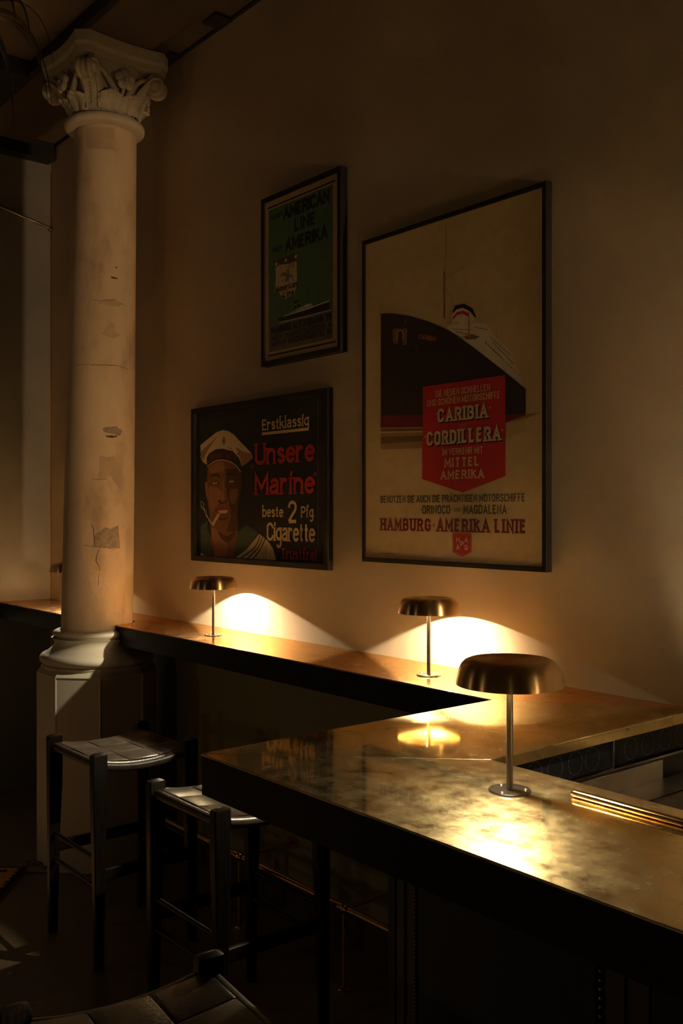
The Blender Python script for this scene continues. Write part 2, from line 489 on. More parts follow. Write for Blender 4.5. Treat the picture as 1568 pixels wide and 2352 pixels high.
# ------------------------------------------------------------------ lamps
def lamp_proto():
    root = empty('table_lamp', 'x', 'lamp')
    bm = bmesh.new(); lathe(bm, [(0, 0), (.0425, 0), (.0425, .003), (.0415, .004), (0, .004)], 48)
    base = link('base', bm, 'steel_dark', root, smooth=40)
    for k in range(3):
        a = 2 * PI * k / 3 + .75
        bm = bmesh.new(); sphere(bm, (.032 * math.cos(a), .032 * math.sin(a), .004), .004, sz=.6, u=12, v=6)
        link('screw', bm, 'screw_metal', base, smooth=60)
    bm = bmesh.new(); tube(bm, [(0, 0, .0035), (0, 0, .249)], .0068, 20); link('pole', bm, 'lamp_pole_metal', root, smooth=40)
    out = [(0, .2665), (.060, .2665), (.070, .2672), (.0755, .2675), (.083, .2665), (.091, .263), (.0975, .2565), (.102, .247), (.1050, .236), (.1073, .225), (.1082, .218), (.1082, .2155)]
    inn = [(.1066, .2155), (.1060, .222), (.1035, .236), (.1000, .2465), (.0955, .2555), (.089, .2612), (.080, .2640), (0, .2640)]
    bm = bmesh.new(); lathe(bm, out + inn[:1], 96, 0)
    sh = link('shade', bm, ['brushed_bronze'], root, smooth=60)
    bm = bmesh.new(); lathe(bm, inn, 96, 0)
    link('reflector', bm, 'shade_inside', sh, smooth=50)
    bm = bmesh.new(); box(bm, -.010, .024, -.008, .008, .2495, .2635); link('socket', bm, 'screw_metal', root, bevel=.002)
    # small round LED module, its lit face turned down
    bm = bmesh.new(); lathe(bm, [(0, .2545), (.0075, .2545)], 32, 0, -.026, 0); lathe(bm, [(.0075, .2545), (.0095, .2545), (.0095, .2635), (0, .2635)], 32, 1, -.026, 0)
    link('bulb', bm, ['lit_bulb', 'screw_metal'], root)
    return root


def copy_tree(o, parent=None):
    c = o.copy(); COL.objects.link(c)
    if parent is not None: c.parent = parent
    for ch in list(o.children): copy_tree(ch, c)
    return c


G = 'brass mushroom lamps on the counters'
lp = lamp_proto()
spots = [(-1.288, 1.503, 'brass mushroom lamp standing on the front bar counter before the brass rod', 0.0),
         (-2.381, 2.355, 'brass mushroom lamp on the wall shelf, below the tall ship poster', .4),
         (-3.777, 2.357, 'brass mushroom lamp on the wall shelf below the sailor poster', -.5),
         (-5.36, 2.357, 'brass mushroom lamp on the wall shelf half hidden behind the column', .2),
         (.05, 1.503, 'brass mushroom lamp standing far along the front bar counter', 1.0)]
for i, (x, y, lab, rz) in enumerate(spots):
    o = lp if i == 0 else copy_tree(lp)
    o.location = (x, y, HC); o['label'] = lab; o['group'] = G; o.rotation_euler.z = rz

# ------------------------------------------------------------------ column
colm = empty('column', 'old plastered stone column with carved capital beside the wall shelf', 'column', (ccx, ccy, 0))
AP = .275
bm = bmesh.new()
R8 = AP / math.cos(PI / 8)
def octo(r): return [(r * math.cos(PI / 8 + k * PI / 4), r * math.sin(PI / 8 + k * PI / 4)) for k in range(8)]
prof8 = [(R8, 0), (R8, .945), (R8 - .020, .972), (R8 - .022, .985)]
rings = [[bm.verts.new((x, y, z)) for x, y in octo(r)] for r, z in prof8]
for a, c in zip(rings, rings[1:]):
    for k in range(8): bm.faces.new((a[k], a[(k + 1) % 8], c[(k + 1) % 8], c[k]))
bm.faces.new(rings[-1]); bm.faces.new(rings[0][::-1])
# shallow sunk field on each face
for f in [f for f in bm.faces if len(f.verts) == 4 and f.calc_area() > .1]:
    r_ = bmesh.ops.inset_individual(bm, faces=[f], thickness=.012, depth=-.004)
link('plinth', bm, 'plinth_paint', colm, bevel=.003)
bm = bmesh.new()
pr = [(.285, .970), (.288, .978)]
def arc(cx_, cz, rx, rz, a0, a1, n=10): return [(cx_ + rx * math.cos(math.radians(a0 + (a1 - a0) * k / n)), cz + rz * math.sin(math.radians(a0 + (a1 - a0) * k / n))) for k in range(n + 1)]
pr = [(.0, .966), (.262, .966), (.268, .985)] + arc(.245, 1.026, .040, .036, -70, 75) + [(.248, 1.068)] + [(.240, 1.074)] + arc(.252, 1.118, .040, .040, 235, 130, 8) + [(.205, 1.150), (.215, 1.156)] + arc(.196, 1.175, .024, .020, -60, 80) + [(.186, 1.198), (.180, 1.206), (.0, 1.206)]
pr = [(r, .966 + (z - .966) * .83) for r, z in pr]
lathe(bm, pr, 96); link('base_moulding', bm, 'plinth_paint', colm, smooth=35)
LX, LY = .027, .033                                           # the shaft leans slightly


def shaft_r(z): return .1785 - .022 * (max(0, z - 1.2) / 2.4) ** 1.25
bm = bmesh.new()
nz, ns = 60, 96; rings = []
for i in range(nz + 1):
    z = 1.162 + (3.69 - 1.162) * i / nz; q = (z - 1.2) / 2.5
    rings.append([bm.verts.new((LX * q + shaft_r(z) * math.cos(2 * PI * k / ns), LY * q + shaft_r(z) * math.sin(2 * PI * k / ns), z)) for k in range(ns)])
for a, c in zip(rings, rings[1:]):
    for k in range(ns): bm.faces.new((a[k], a[(k + 1) % ns], c[(k + 1) % ns], c[k]))
shaft = link('shaft', bm, 'old_plaster', colm, smooth=60)


def on_shaft(px, py, lift=.0008):
    """where the sight line through a photo point meets the shaft, in the column's own frame"""
    d = ray(px, py); o_ = Vector((0, 0, CAM_H)); z = CAM_H - (py - CY) * 4.85 / F_PX
    for _ in range(6):
        q = (z - 1.2) / 2.5; ax, ay = ccx + LX * q, ccy + LY * q; r = shaft_r(z) + lift
        A = d.x ** 2 + d.y ** 2; B = -2 * (d.x * ax + d.y * ay); C_ = ax * ax + ay * ay - r * r
        D = max(B * B - 4 * A * C_, 0); tt = (-B - math.sqrt(D)) / (2 * A); z = CAM_H + d.z * tt
    p = d * tt; p.z += CAM_H
    return p - Vector((ccx, ccy, 0))


def shaft_patch(name, pts, mat, lift):
    """a thin flake or loss in the plaster with a ragged outline that follows the shaft"""
    bm = bmesh.new(); n = len(pts); cxp = sum(p[0] for p in pts) / n; cyp = sum(p[1] for p in pts) / n
    out = []
    for i in range(n):
        a, c = pts[i], pts[(i + 1) % n]; m_ = max(2, int(math.hypot(c[0] - a[0], c[1] - a[1]) / 5))
        for k in range(m_):
            t_ = k / m_; out.append((a[0] + (c[0] - a[0]) * t_ + random.uniform(-.9, .9), a[1] + (c[1] - a[1]) * t_ + random.uniform(-.9, .9)))
    lv = [1.0, .8, .6, .4, .2]
    rg = [[bm.verts.new(on_shaft(cxp + (x - cxp) * s_, cyp + (y - cyp) * s_, lift if s_ < .99 else .0003)) for x, y in out] for s_ in lv]
    ce = bm.verts.new(on_shaft(cxp, cyp, lift)); m_ = len(out)
    for a, c in zip(rg, rg[1:]):
        for k in range(m_): bm.faces.new((a[k], a[(k + 1) % m_], c[(k + 1) % m_], c[k]))
    for k in range(m_): bm.faces.new((rg[-1][k], rg[-1][(k + 1) % m_], ce))
    return link(name, bm, mat, shaft, smooth=50)


def crack(pts, w):
    bm = bmesh.new(); n = len(pts)
    fine = []
    for a, c in zip(pts, pts[1:]):
        k_ = max(2, int(math.hypot(c[0] - a[0], c[1] - a[1]) / 4))
        for k in range(k_): fine.append((a[0] + (c[0] - a[0]) * k / k_ + random.uniform(-.5, .5), a[1] + (c[1] - a[1]) * k / k_ + random.uniform(-.5, .5)))
    fine.append(pts[-1]); m_ = len(fine); rows = []
    for i, (x, y) in enumerate(fine):
        a, c = fine[max(i - 1, 0)], fine[min(i + 1, m_ - 1)]; dx, dy = c[0] - a[0], c[1] - a[1]; l_ = math.hypot(dx, dy) or 1
        ww = w * (0.35 + .65 * math.sin(PI * (i + .5) / m_)) * random.uniform(.7, 1.2)
        rows.append((bm.verts.new(on_shaft(x - dy / l_ * ww, y + dx / l_ * ww, .0009)), bm.verts.new(on_shaft(x + dy / l_ * ww, y - dx / l_ * ww, .0009))))
    for a, c in zip(rows, rows[1:]): bm.faces.new((a[0], a[1], c[1], c[0]))
    return link('crack', bm, 'crack_shadow', shaft)


P3 = lambda L_: [(x / 3.7333, 1000 + y / 3.7333) for x, y in L_]
P2 = lambda L_: [(x / 3.7333, 400 + y / 3.7333) for x, y in L_]
shaft_patch('plaster_loss', P3([(810, 850), (860, 825), (900, 790), (950, 800), (1010, 770), (1025, 880), (1030, 970), (940, 965), (860, 955), (805, 945)]), 'bare_mortar', .0006)
shaft_patch('plaster_loss', P3([(850, 170), (930, 185), (980, 175), (1030, 240), (1045, 330), (1040, 480), (980, 400), (950, 350), (900, 375), (840, 370), (850, 280)]), 'stain_dark', .0006)
shaft_patch('plaster_loss', P2([(840, 1100), (880, 1080), (960, 1075), (1050, 1115), (1030, 1135), (940, 1130), (850, 1110)]), 'stain_dark', .0006)
shaft_patch('plaster_loss', P2([(870, 1365), (920, 1300), (940, 1260), (980, 1290), (985, 1345), (1030, 1380), (970, 1410), (900, 1385)]), 'stain_dark', .0006)
shaft_patch('plaster_loss', P2([(880, 2180), (920, 2165), (1000, 2165), (1050, 2200), (1030, 2240), (960, 2225), (890, 2210)]), 'bare_mortar', .004)
shaft_patch('paint_test', [(197, 292), (262, 292), (266, 345), (200, 340)], 'stain_dark', .0006)
shaft_patch('chip', P2([(985, 795), (1010, 798), (1000, 810)]), 'crack_shadow', .0006)
shaft_patch('chip', P2([(950, 878), (1005, 888), (1010, 898), (955, 892)]), 'crack_shadow', .0006)
shaft_patch('chip', P3([(910, 0), (1000, 0), (1010, 12), (960, 20), (915, 14)]), 'crack_shadow', .0012)
crack(P3([(855, 960), (850, 985), (830, 1030), (822, 1075), (850, 1130), (858, 1165)]), .9)
crack(P3([(780, 760), (800, 800), (805, 850), (810, 945)]), .9)
crack(P3([(710, 945), (820, 952), (990, 975)]), .7)
crack(P2([(640, 1640), (740, 1630), (860, 1637), (1000, 1640), (1125, 1680)]), .7)
crack(P3([(790, 375), (860, 378), (930, 372)]), .6)
crack(P2([(780, 1070), (850, 1085), (980, 1075), (1090, 1135)]), .6)
crack(P3([(855, 1180), (845, 1230), (842, 1290)]), .5)

# capital
cap = bpy.data.objects.new('capital', None); COL.objects.link(cap); cap.parent = colm; cap.location = (LX + .015, LY - .012, 0)
bm = bmesh.new()
pr = [(.150, 3.672)] + arc(.178, 3.700, .022, .024, -90, 80, 10) + [(.172, 3.730), (.160, 3.734), (.158, 3.752), (.163, 3.80), (.172, 3.86), (.186, 3.92), (.205, 3.962), (.205, 3.975)]
lathe(bm, pr, 80); link('bell', bm, 'carved_stone', cap, smooth=40)
# abacus: four concave sides between clipped corners
def aba(bw, cl, sag):
    P_ = []
    for q in range(4):
        ang = q * PI / 2
        loc = [(bw, -bw + cl)] + [(bw - sag * math.sin(PI * k / 10), (-bw + cl) + (2 * (bw - cl)) * k / 10) for k in range(1, 10)] + [(bw, bw - cl)]
        loc = [(x, y) for x, y in loc]
        P_ += [(x * math.cos(ang) - y * math.sin(ang), x * math.sin(ang) + y * math.cos(ang)) for x, y in loc]
    return P_
bm = bmesh.new()
A_ = [(aba(.240, .048, .030), 3.962), (aba(.243, .048, .028), 3.990), (aba(.252, .050, .020), 4.004), (aba(.252, .050, .020), 4.058)]
rg = [[bm.verts.new((x, y, z)) for x, y in P_] for P_, z in A_]
for a, c in zip(rg, rg[1:]):
    for k in range(len(a)): bm.faces.new((a[k], a[(k + 1) % len(a)], c[(k + 1) % len(a)], c[k]))
bm.faces.new(rg[0][::-1]); bm.faces.new(rg[-1])
link('abacus', bm, 'carved_stone', cap, bevel=.003)


def volute(ang):
    bm = bmesh.new(); ca, sa = math.cos(ang), math.sin(ang)
    T = lambda r, s_, z: Vector((r * ca - s_ * sa, r * sa + s_ * ca, z))
    # broad stalk sweeping outward
    n = 14; rows = []
    for i in range(n + 1):
        t_ = i / n; r = .165 + .020 * t_ + .105 * t_ ** 2.6; z = 3.742 + .185 * t_; w = .040 + .012 * t_
        rows.append([bm.verts.new(T(r + d, s_ * w, z)) for d, s_ in ((-.02, -1.15), (.006, -1.0), (.014, -.72), (.006, -.6), (.009, 0), (.006, .6), (.014, .72), (.006, 1.0), (-.02, 1.15))])
    for a, c in zip(rows, rows[1:]):
        for k in range(8): bm.faces.new((a[k], a[k + 1], c[k + 1], c[k]))
    # twin scrolls at the tip
    for sg in (-1, 1):
        pts = []; rr = []
        for k in range(34):
            th = k / 33 * 2.4 * 2 * PI; R_ = .047 * (1 - k / 38)
            pts.append(T(.272 + R_ * math.cos(th + 1.7), sg * (.024 + .012 * k / 33), 3.900 + R_ * math.sin(th + 1.7) * 1.05)); rr.append(.017 * (1 - k / 60))
        tube(bm, pts, rr, 8)
        sphere(bm, T(.272, sg * .030, 3.900), .030, u=12, v=8)
    sphere(bm, T(.268, 0, 3.898), .046, sx=.9, sy=.9, u=14, v=10)
    # beaded rib
    for k in range(7):
        t_ = .12 + k * .075; r = .165 + .020 * t_ + .105 * t_ ** 2.6
        sphere(bm, T(r + .011, 0, 3.742 + .185 * t_), .0055, u=8, v=6)
    return link('volute', bm, 'carved_stone', cap, smooth=50)


def flower(ang):
    bm = bmesh.new(); ca, sa = math.cos(ang), math.sin(ang)
    R3 = Matrix.Rotation(ang, 3, 'Z')
    c0 = Vector((.216, 0, 3.878))
    for k in range(5):
        a = PI / 2 + 2 * PI * k / 5
        p = c0 + Vector((.010 + .006 * math.sin(a) * -.5, .029 * math.cos(a), .029 * math.sin(a)))
        sphere(bm, R3 @ p, .026, sx=.62, sy=1, sz=1, u=14, v=10, rot=R3)
    sphere(bm, R3 @ (c0 + Vector((.022, 0, 0))), .010, u=12, v=8)
    tube(bm, [R3 @ Vector(q) for q in ((.166, 0, 3.742), (.180, 0, 3.79), (.200, .004, 3.85))], .009, 8)
    return link('flower', bm, 'carved_stone', cap, smooth=60)


def leaf(ang, hgt=.092, wid=.050):
    bm = bmesh.new(); ca, sa = math.cos(ang), math.sin(ang)
    T = lambda r, s_, z: Vector((r * ca - s_ * sa, r * sa + s_ * ca, z))
    n = 12; rows = []
    for i in range(n + 1):
        t_ = i / n; w = wid * (.45 + .75 * math.sin(PI * min(1, t_ * .80 + .12))) * (1 if t_ < .85 else math.sqrt(max(0.02, 1 - ((t_ - .85) / .16) ** 2)))
        w *= 1 + .10 * math.sin(t_ * 18)
        r = .162 + .014 * t_ + .042 * t_ ** 2; z = 3.738 + hgt * (t_ - .16 * t_ ** 5)
        rows.append([bm.verts.new(T(r + d, s_ * w, z)) for d, s_ in ((-.012, -1.05), (.004, -.95), (.012, -.6), (.006, -.15), (.002, 0), (.006, .15), (.012, .6), (.004, .95), (-.012, 1.05))])
    for a, c in zip(rows, rows[1:]):
        for k in range(8): bm.faces.new((a[k], a[k + 1], c[k + 1], c[k]))
    bm.faces.new(rows[-1])
    sphere(bm, T(.212, 0, 3.738 + hgt * .84), .016, sx=.8, sy=1.2, sz=.8, u=12, v=8)
    return link('leaf', bm, 'carved_stone', cap, smooth=60)


for q in range(4):
    volute(PI / 4 + q * PI / 2); flower(q * PI / 2)
    leaf(q * PI / 2 + .30); leaf(q * PI / 2 - .30)
    bm = bmesh.new()   # leafy rim rising behind each flower to the corner
    ca, sa = math.cos(q * PI / 2), math.sin(q * PI / 2)
    for sg in (-1, 1):
        pts = []
        for k in range(14):
            t_ = k / 13; a = sg * (.12 + .52 * t_); r = .193 + .045 * t_ ** 2
            pts.append(Vector((r * math.cos(a + q * PI / 2), r * math.sin(a + q * PI / 2), 3.80 + .14 * math.sin(t_ * 1.5) - .02 * t_)))
        tube(bm, pts, [.016 * (1 - .35 * k / 13) for k in range(14)], 8)
    link('tendril', bm, 'carved_stone', cap, smooth=60)

# ------------------------------------------------------------------ stools
def stool_proto():
    root = empty('bar_stool', 'x', 'stool')
    hx, hy, HT = .2075, .2005, .826
    def leg(sx, sy):
        bm = bmesh.new()
        prof = [(0, .013, .017, .010), (.45, .0170, .024, .004), (.62, .0180, .029, 0), (.812, .0180, .031, 0), (.820, .0155, .028, 0), (.826, .006, .014, 0)]
        rg = []
        for z, wx, wy, sp in prof:
            cx_, cy_ = sx * (hx + sp), sy * (hy + sp * .4); ch = .25 * wx
            rg.append([bm.verts.new((cx_ + a, cy_ + c_, z)) for a, c_ in ((-wx + ch, -wy), (wx - ch, -wy), (wx, -wy + ch), (wx, wy - ch), (wx - ch, wy), (-wx + ch, wy), (-wx, wy - ch), (-wx, -wy + ch))])
        for a, c in zip(rg, rg[1:]):
            for k in range(8): bm.faces.new((a[k], a[(k + 1) % 8], c[(k + 1) % 8], c[k]))
        bm.faces.new(rg[0][::-1]); bm.faces.new(rg[-1])
        return link('leg', bm, 'black_wood', root, smooth=38)
    for sx in (-1, 1):
        for sy in (-1, 1): leg(sx, sy)
    def sag(y): return .792 - .019 * (1 - (y / hy) ** 2)
    # saddle rails (along Y) and straight rails (along X)
    for sx in (-1, 1):
        bm = bmesh.new(); n = 16
        pts = [(sx * hx, -hy + .028 + (2 * hy - .056) * k / n, sag(-hy + 2 * hy * k / n) - .020) for k in range(n + 1)]
        tube(bm, pts, .019, 14); link('seat_rail', bm, 'leather', root, smooth=60)
    for sy in (-1, 1):
        bm = bmesh.new(); tube(bm, [(-hx + .012, sy * hy, .775), (hx - .012, sy * hy, .775)], .017, 14); link('seat_rail', bm, 'leather', root, smooth=60)
    # woven straps: four each way, going over and under
    bm = bmesh.new(); nst = 3; th = .0026; amp = .0040
    xs = [(-hx + .008) + (2 * hx - .016) * k / nst for k in range(nst + 1)]; ysb = [(-hy + .008) + (2 * hy - .016) * k / nst for k in range(nst + 1)]
    def weave(u, k, par):   # height offset of strap k at coordinate u in strap units
        return amp * math.copysign(min(1, abs(math.sin(PI * (u + 0)))**.22), math.sin(PI * u)) * (1 if (k % 2 == par) else -1)
    def strap(i, along_y):
        n = 72; rows = []
        for q in range(n + 1):
            t_ = q / n; u = t_ * nst
            if along_y:
                x0, x1 = xs[i] + .0022, xs[i + 1] - .0022; y = ysb[0] + (ysb[-1] - ysb[0]) * t_
                edge = [(x0, y), (x0 + .004, y), (x1 - .004, y), (x1, y)]
            else:
                y0, y1 = ysb[i] + .0022, ysb[i + 1] - .0022; x = xs[0] + (xs[-1] - xs[0]) * t_
                edge = [(x, y0), (x, y0 + .004), (x, y1 - .004), (x, y1)]
            o_ = weave(u, i, 0 if along_y else 1)
            rows.append([(ex, ey, sag(ey) + .001 + o_ - (.0016 if k in (0, 3) else 0)) for k, (ex, ey) in enumerate(edge)])
        top = [[bm.verts.new(p) for p in r] for r in rows]; bot = [[bm.verts.new((p[0], p[1], p[2] - th)) for p in r] for r in rows]
        for a, c in zip(top, top[1:]):
            for k in range(3): bm.faces.new((a[k], a[k + 1], c[k + 1], c[k]))
        for a, c in zip(bot, bot[1:]):
            for k in range(3): bm.faces.new((a[k + 1], a[k], c[k], c[k + 1]))
        for k in (0, 3):
            for q in range(n): bm.faces.new((top[q][k], top[q + 1][k], bot[q + 1][k], bot[q][k]))
    for i in range(nst): strap(i, True); strap(i, False)
    link('woven_seat', bm, 'leather', root, smooth=50)
    for sx in (-1, 1):
        bm = bmesh.new(); box(bm, sx * (hx + .005) - .010, sx * (hx + .005) + .010, -hy + .012, hy - .012, .333, .380)
        link('stretcher', bm, 'black_wood', root, bevel=.006, segs=3)
    for sy in (-1, 1):
        for z in (.415, .310):
            bm = bmesh.new(); tube(bm, [(-hx - .002, sy * (hy + .002), z), (hx + .002, sy * (hy + .002), z)], .0095, 14)
            link('stretcher', bm, 'black_wood', root, smooth=60)
    return root


st = stool_proto()
GS = 'woven leather bar stools'
for i, (x, y, rz, lab) in enumerate([(-3.653, 1.836, 0, 'black bar stool with woven leather seat standing before the column plinth'),
                                     (-2.778, 1.830, 0, 'black bar stool with brightly lit woven seat, partly hidden by the bar corner'),
                                     (-1.557, .8525, math.radians(-6.6), 'black bar stool in front of the bar, only its dark woven seat in view')]):
    o = st if i == 0 else copy_tree(st)
    o.location = (x, y, 0); o.rotation_euler.z = rz; o['label'] = lab; o['group'] = GS

# ------------------------------------------------------------------ foot rail
rl = empty('foot_rail', 'polished brass foot rail on posts running under the wall shelf', 'foot rail', (-3.408, 2.257, 0))
bm = bmesh.new(); tube(bm, [(-.75, 0, .30), (1.855, 0, .30)], .0145, 18); link('rail', bm, 'polished_brass', rl, smooth=60)
for x in (0, .689, 1.378):
    bm = bmesh.new(); tube(bm, [(x, 0, .012), (x, 0, .286)], .0105, 16); p = link('post', bm, 'polished_brass', rl, smooth=60)
    bm = bmesh.new(); lathe(bm, [(0, 0), (.026, 0), (.026, .005), (.015, .012), (0, .012)], 24, cx=x); link('floor_flange', bm, 'polished_brass', p, smooth=40)
    bm = bmesh.new(); tube(bm, [(x - .026, 0, .30), (x + .026, 0, .30)], .0195, 18); sphere(bm, (x, 0, .30), .022); link('tee_joint', bm, 'polished_brass', p, smooth=50)
    bm = bmesh.new(); tube(bm, [(x, .015, .30), (x, WALL_Y - 2.257 - .018, .30)], .0095, 14); a = link('arm', bm, 'polished_brass', rl, smooth=60)
    bm = bmesh.new(); tube(bm, [(x, WALL_Y - 2.257 - .020, .30), (x, WALL_Y - 2.257 - .0075, .30)], .030, 24); link('wall_flange', bm, 'polished_brass', a, smooth=40)

# ------------------------------------------------------------------ rug
simple('rug_field', (0.74, 0.38, 0.17), 0.95, 0, 0.3, 60, 0.3)
simple('rug_black', (0.016, 0.012, 0.011), 0.95, 0, 0.3, 60, 0.3)
simple('rug_red', (0.22, 0.035, 0.02), 0.95)
simple('rug_fringe', (0.34, 0.25, 0.17), 0.95)
ang = math.atan2(-.634, .773)
rug = empty('rug', 'orange and black patterned woven rug with fringed edge lying on the floor', 'rug', (-4.631, 1.828, 0), ang)
bm = bmesh.new(); box(bm, 0, 2.0, -1.2, 0, .0005, .008); link('field', bm, 'rug_field', rug, bevel=.002)
# the far corner of the rug is at its own origin; x runs along the bordered edge
bm = bmesh.new()
zt = .0088
def rq(x0, x1, y0, y1, mi): bm.faces.new([bm.verts.new((x, y, zt)) for x, y in ((x0, y0), (x1, y0), (x1, y1), (x0, y1))]).material_index = mi
for k in range(100):
    x = k * .02; w = .030 + (.012 if k % 2 else 0) + random.uniform(0, .005)
    rq(x, x + .02, -w, 0, 0)
rq(0, .012, -1.2, -.03, 0)
for k in range(7):
    x = .045 + k * .055
    for j in range(4):
        y0 = -.085 - j * .07 - .02 * (k % 2)
        rq(x, x + .022, y0 - .045 - .03 * ((k + j) % 2), y0, 1 if (k + j) % 4 == 3 else 0)
        rq(x - .01, x + .012, y0 - .02, y0 - .008, 0)
link('woven_pattern', bm, ['rug_black', 'rug_red'], rug)
bm = bmesh.new()
for k in range(16):
    y = -.004 + k * .004 - .045; x0 = -.0
    pts = [(-.002, y, .006), (-.03 - random.uniform(0, .02), y + random.uniform(-.02, .04), .010), (-.07 - random.uniform(0, .05), y + random.uniform(-.03, .05), .004)]
    tube(bm, pts, .0022, 5)
for k in range(14):
    x = .001 + k * .004
    pts = [(x, -.002, .006), (x + random.uniform(-.03, .03), .04 + random.uniform(0, .02), .010), (x + random.uniform(-.05, .05), .10 + random.uniform(0, .05), .004)]
    tube(bm, pts, .0022, 5)
o = link('fringe', bm, 'rug_fringe', rug, smooth=60); o['kind'] = 'stuff'

# ------------------------------------------------------------------ hanging dried palm
simple('dry_palm', (0.050, 0.032, 0.022), 0.35, 0, 0.4, 12)
pc = Vector((-4.16, 1.36, 3.98))
hp = empty('hanging_palm', 'dark dried palm bunch with arching blades hanging from the ceiling corner', 'hanging plant', pc)
bm = bmesh.new(); tube(bm, [(0, 0, -.16), (0, 0, CEIL - pc.z - .001)], .008, 10); link('stem', bm, 'dry_palm', hp, smooth=60)
rnd = random.Random(3)
for k in range(26):
    a = 2 * PI * k / 26 + rnd.uniform(-.1, .1); ln = rnd.uniform(.26, .42); dr = rnd.uniform(.16, .46)
    bm = bmesh.new(); n = 14; rows = []
    for i in range(n + 1):
        t_ = i / n; r = ln * math.sin(t_ * 1.45); z = -.12 + .07 * math.sin(t_ * 2.6) - dr * t_ ** 2.4; w = .011 * math.sin(PI * min(1, .12 + .88 * t_)) ** .7
        d = Vector((math.cos(a), math.sin(a), 0)); s_ = Vector((-math.sin(a), math.cos(a), 0)); c0 = d * r + Vector((0, 0, z))
        rows.append([bm.verts.new(c0 - s_ * w), bm.verts.new(c0 + Vector((0, 0, -.006))), bm.verts.new(c0 + s_ * w), bm.verts.new(c0 + Vector((0, 0, .002)))])
    for A1, A2 in zip(rows, rows[1:]):
        for q in range(4): bm.faces.new((A1[q], A1[(q + 1) % 4], A2[(q + 1) % 4], A2[q]))
    link('blade', bm, 'dry_palm', hp, smooth=50)

# ------------------------------------------------------------------ lettering drawn as pen strokes
# glyph: advance width, [(closed, smooth, [(x, y) ...]) ...]; y 0 = baseline, 1 = capital height, XH = x-height
XH = .70
GL = {}


def G_(ch, w, *paths):
    out = []
    for p in paths:
        closed = p.startswith('o'); smooth = '~' in p[:2]; p = p.lstrip('o~')
        out.append((closed, smooth, [tuple(float(q) for q in a.split(',')) for a in p.split()]))
    GL[ch] = (w, out)


G_('A', .60, '0,0 .30,1 .60,0', '.11,.32 .49,.32')
G_('B', .52, '0,0 0,1 .32,1 .47,.88 .47,.66 .33,.53 0,.53', '.33,.53 .52,.40 .52,.14 .36,0 0,0')
G_('C', .50, '.50,.72 .50,.86 .36,1 .14,1 0,.86 0,.14 .14,0 .36,0 .50,.14 .50,.28')
G_('D', .52, 'o0,0 0,1 .32,1 .52,.82 .52,.18 .32,0')
G_('E', .44, '.44,1 0,1 0,0 .44,0', '0,.53 .36,.53')
G_('F', .42, '.42,1 0,1 0,0', '0,.53 .34,.53')
G_('G', .52, '.50,.72 .50,.86 .36,1 .14,1 0,.86 0,.14 .14,0 .38,0 .52,.14 .52,.45 .30,.45')
G_('H', .52, '0,0 0,1', '.52,0 .52,1', '0,.53 .52,.53')
G_('I', .0, '0,0 0,1')
G_('K', .52, '0,0 0,1', '.50,1 .02,.48', '.16,.60 .52,0')
G_('L', .42, '0,1 0,0 .42,0')
G_('M', .68, '0,0 0,1 .34,.25 .68,1 .68,0')
G_('N', .54, '0,0 0,1 .54,0 .54,1')
G_('O', .52, 'o.14,0 0,.16 0,.84 .14,1 .38,1 .52,.84 .52,.16 .38,0')
G_('P', .50, '0,0 0,1 .34,1 .50,.86 .50,.60 .34,.46 0,.46')
G_('R', .52, '0,0 0,1 .34,1 .50,.87 .50,.63 .34,.50 0,.50', '.30,.50 .52,0')
G_('S', .48, '.48,.74 .48,.86 .36,1 .12,1 0,.87 0,.68 .10,.57 .38,.44 .48,.33 .48,.13 .36,0 .12,0 0,.14 0,.27')
G_('T', .50, '0,1 .50,1', '.25,1 .25,0')
G_('U', .52, '0,1 0,.15 .14,0 .38,0 .52,.15 .52,1')
G_('V', .56, '0,1 .28,0 .56,1')
G_('W', .80, '0,1 .18,0 .40,.75 .62,0 .80,1')
G_('Z', .48, '0,1 .48,1 0,0 .48,0')
for a_, b_ in (('Ä', 'A'), ('Ö', 'O'), ('Ü', 'U')):
    w_, ps_ = GL[b_]; GL[a_] = (w_, ps_ + [(False, False, [(w_ * .28, 1.12), (w_ * .28, 1.24)]), (False, False, [(w_ * .72, 1.12), (w_ * .72, 1.24)])])
G_('0', .48, 'o~.24,0 0,.2 0,.8 .24,1 .48,.8 .48,.2')
G_('1', .16, '0,.8 .16,1 .16,0')
G_('2', .50, '~.02,.72 .10,.94 .28,1 .46,.88 .44,.62 .22,.32 .02,.03', '.02,.02 .50,.04')
G_('3', .46, '~.02,.90 .22,1 .44,.88 .42,.62 .20,.54', '~.20,.54 .46,.44 .46,.14 .22,0 0,.10')
G_('4', .48, '.36,0 .36,1 0,.32 .48,.32')
G_('9', .46, '~.02,.10 .22,0 .42,.16 .46,.60 .40,.92 .22,1 .04,.88 .02,.62 .20,.48 .42,.58')
G_('·', .14, '0,.50 .14,.50')
G_('.', .05, '0,.02 .05,.02')
G_('›', .10, '0,.66 .10,.54 0,.42')
G_('‹', .10, '.10,.66 0,.54 .10,.42')
G_('„', .20, '.06,.10 0,-.10', '.20,.10 .14,-.10')
G_('“', .20, '.06,1.02 0,.84', '.20,1.02 .14,.84')
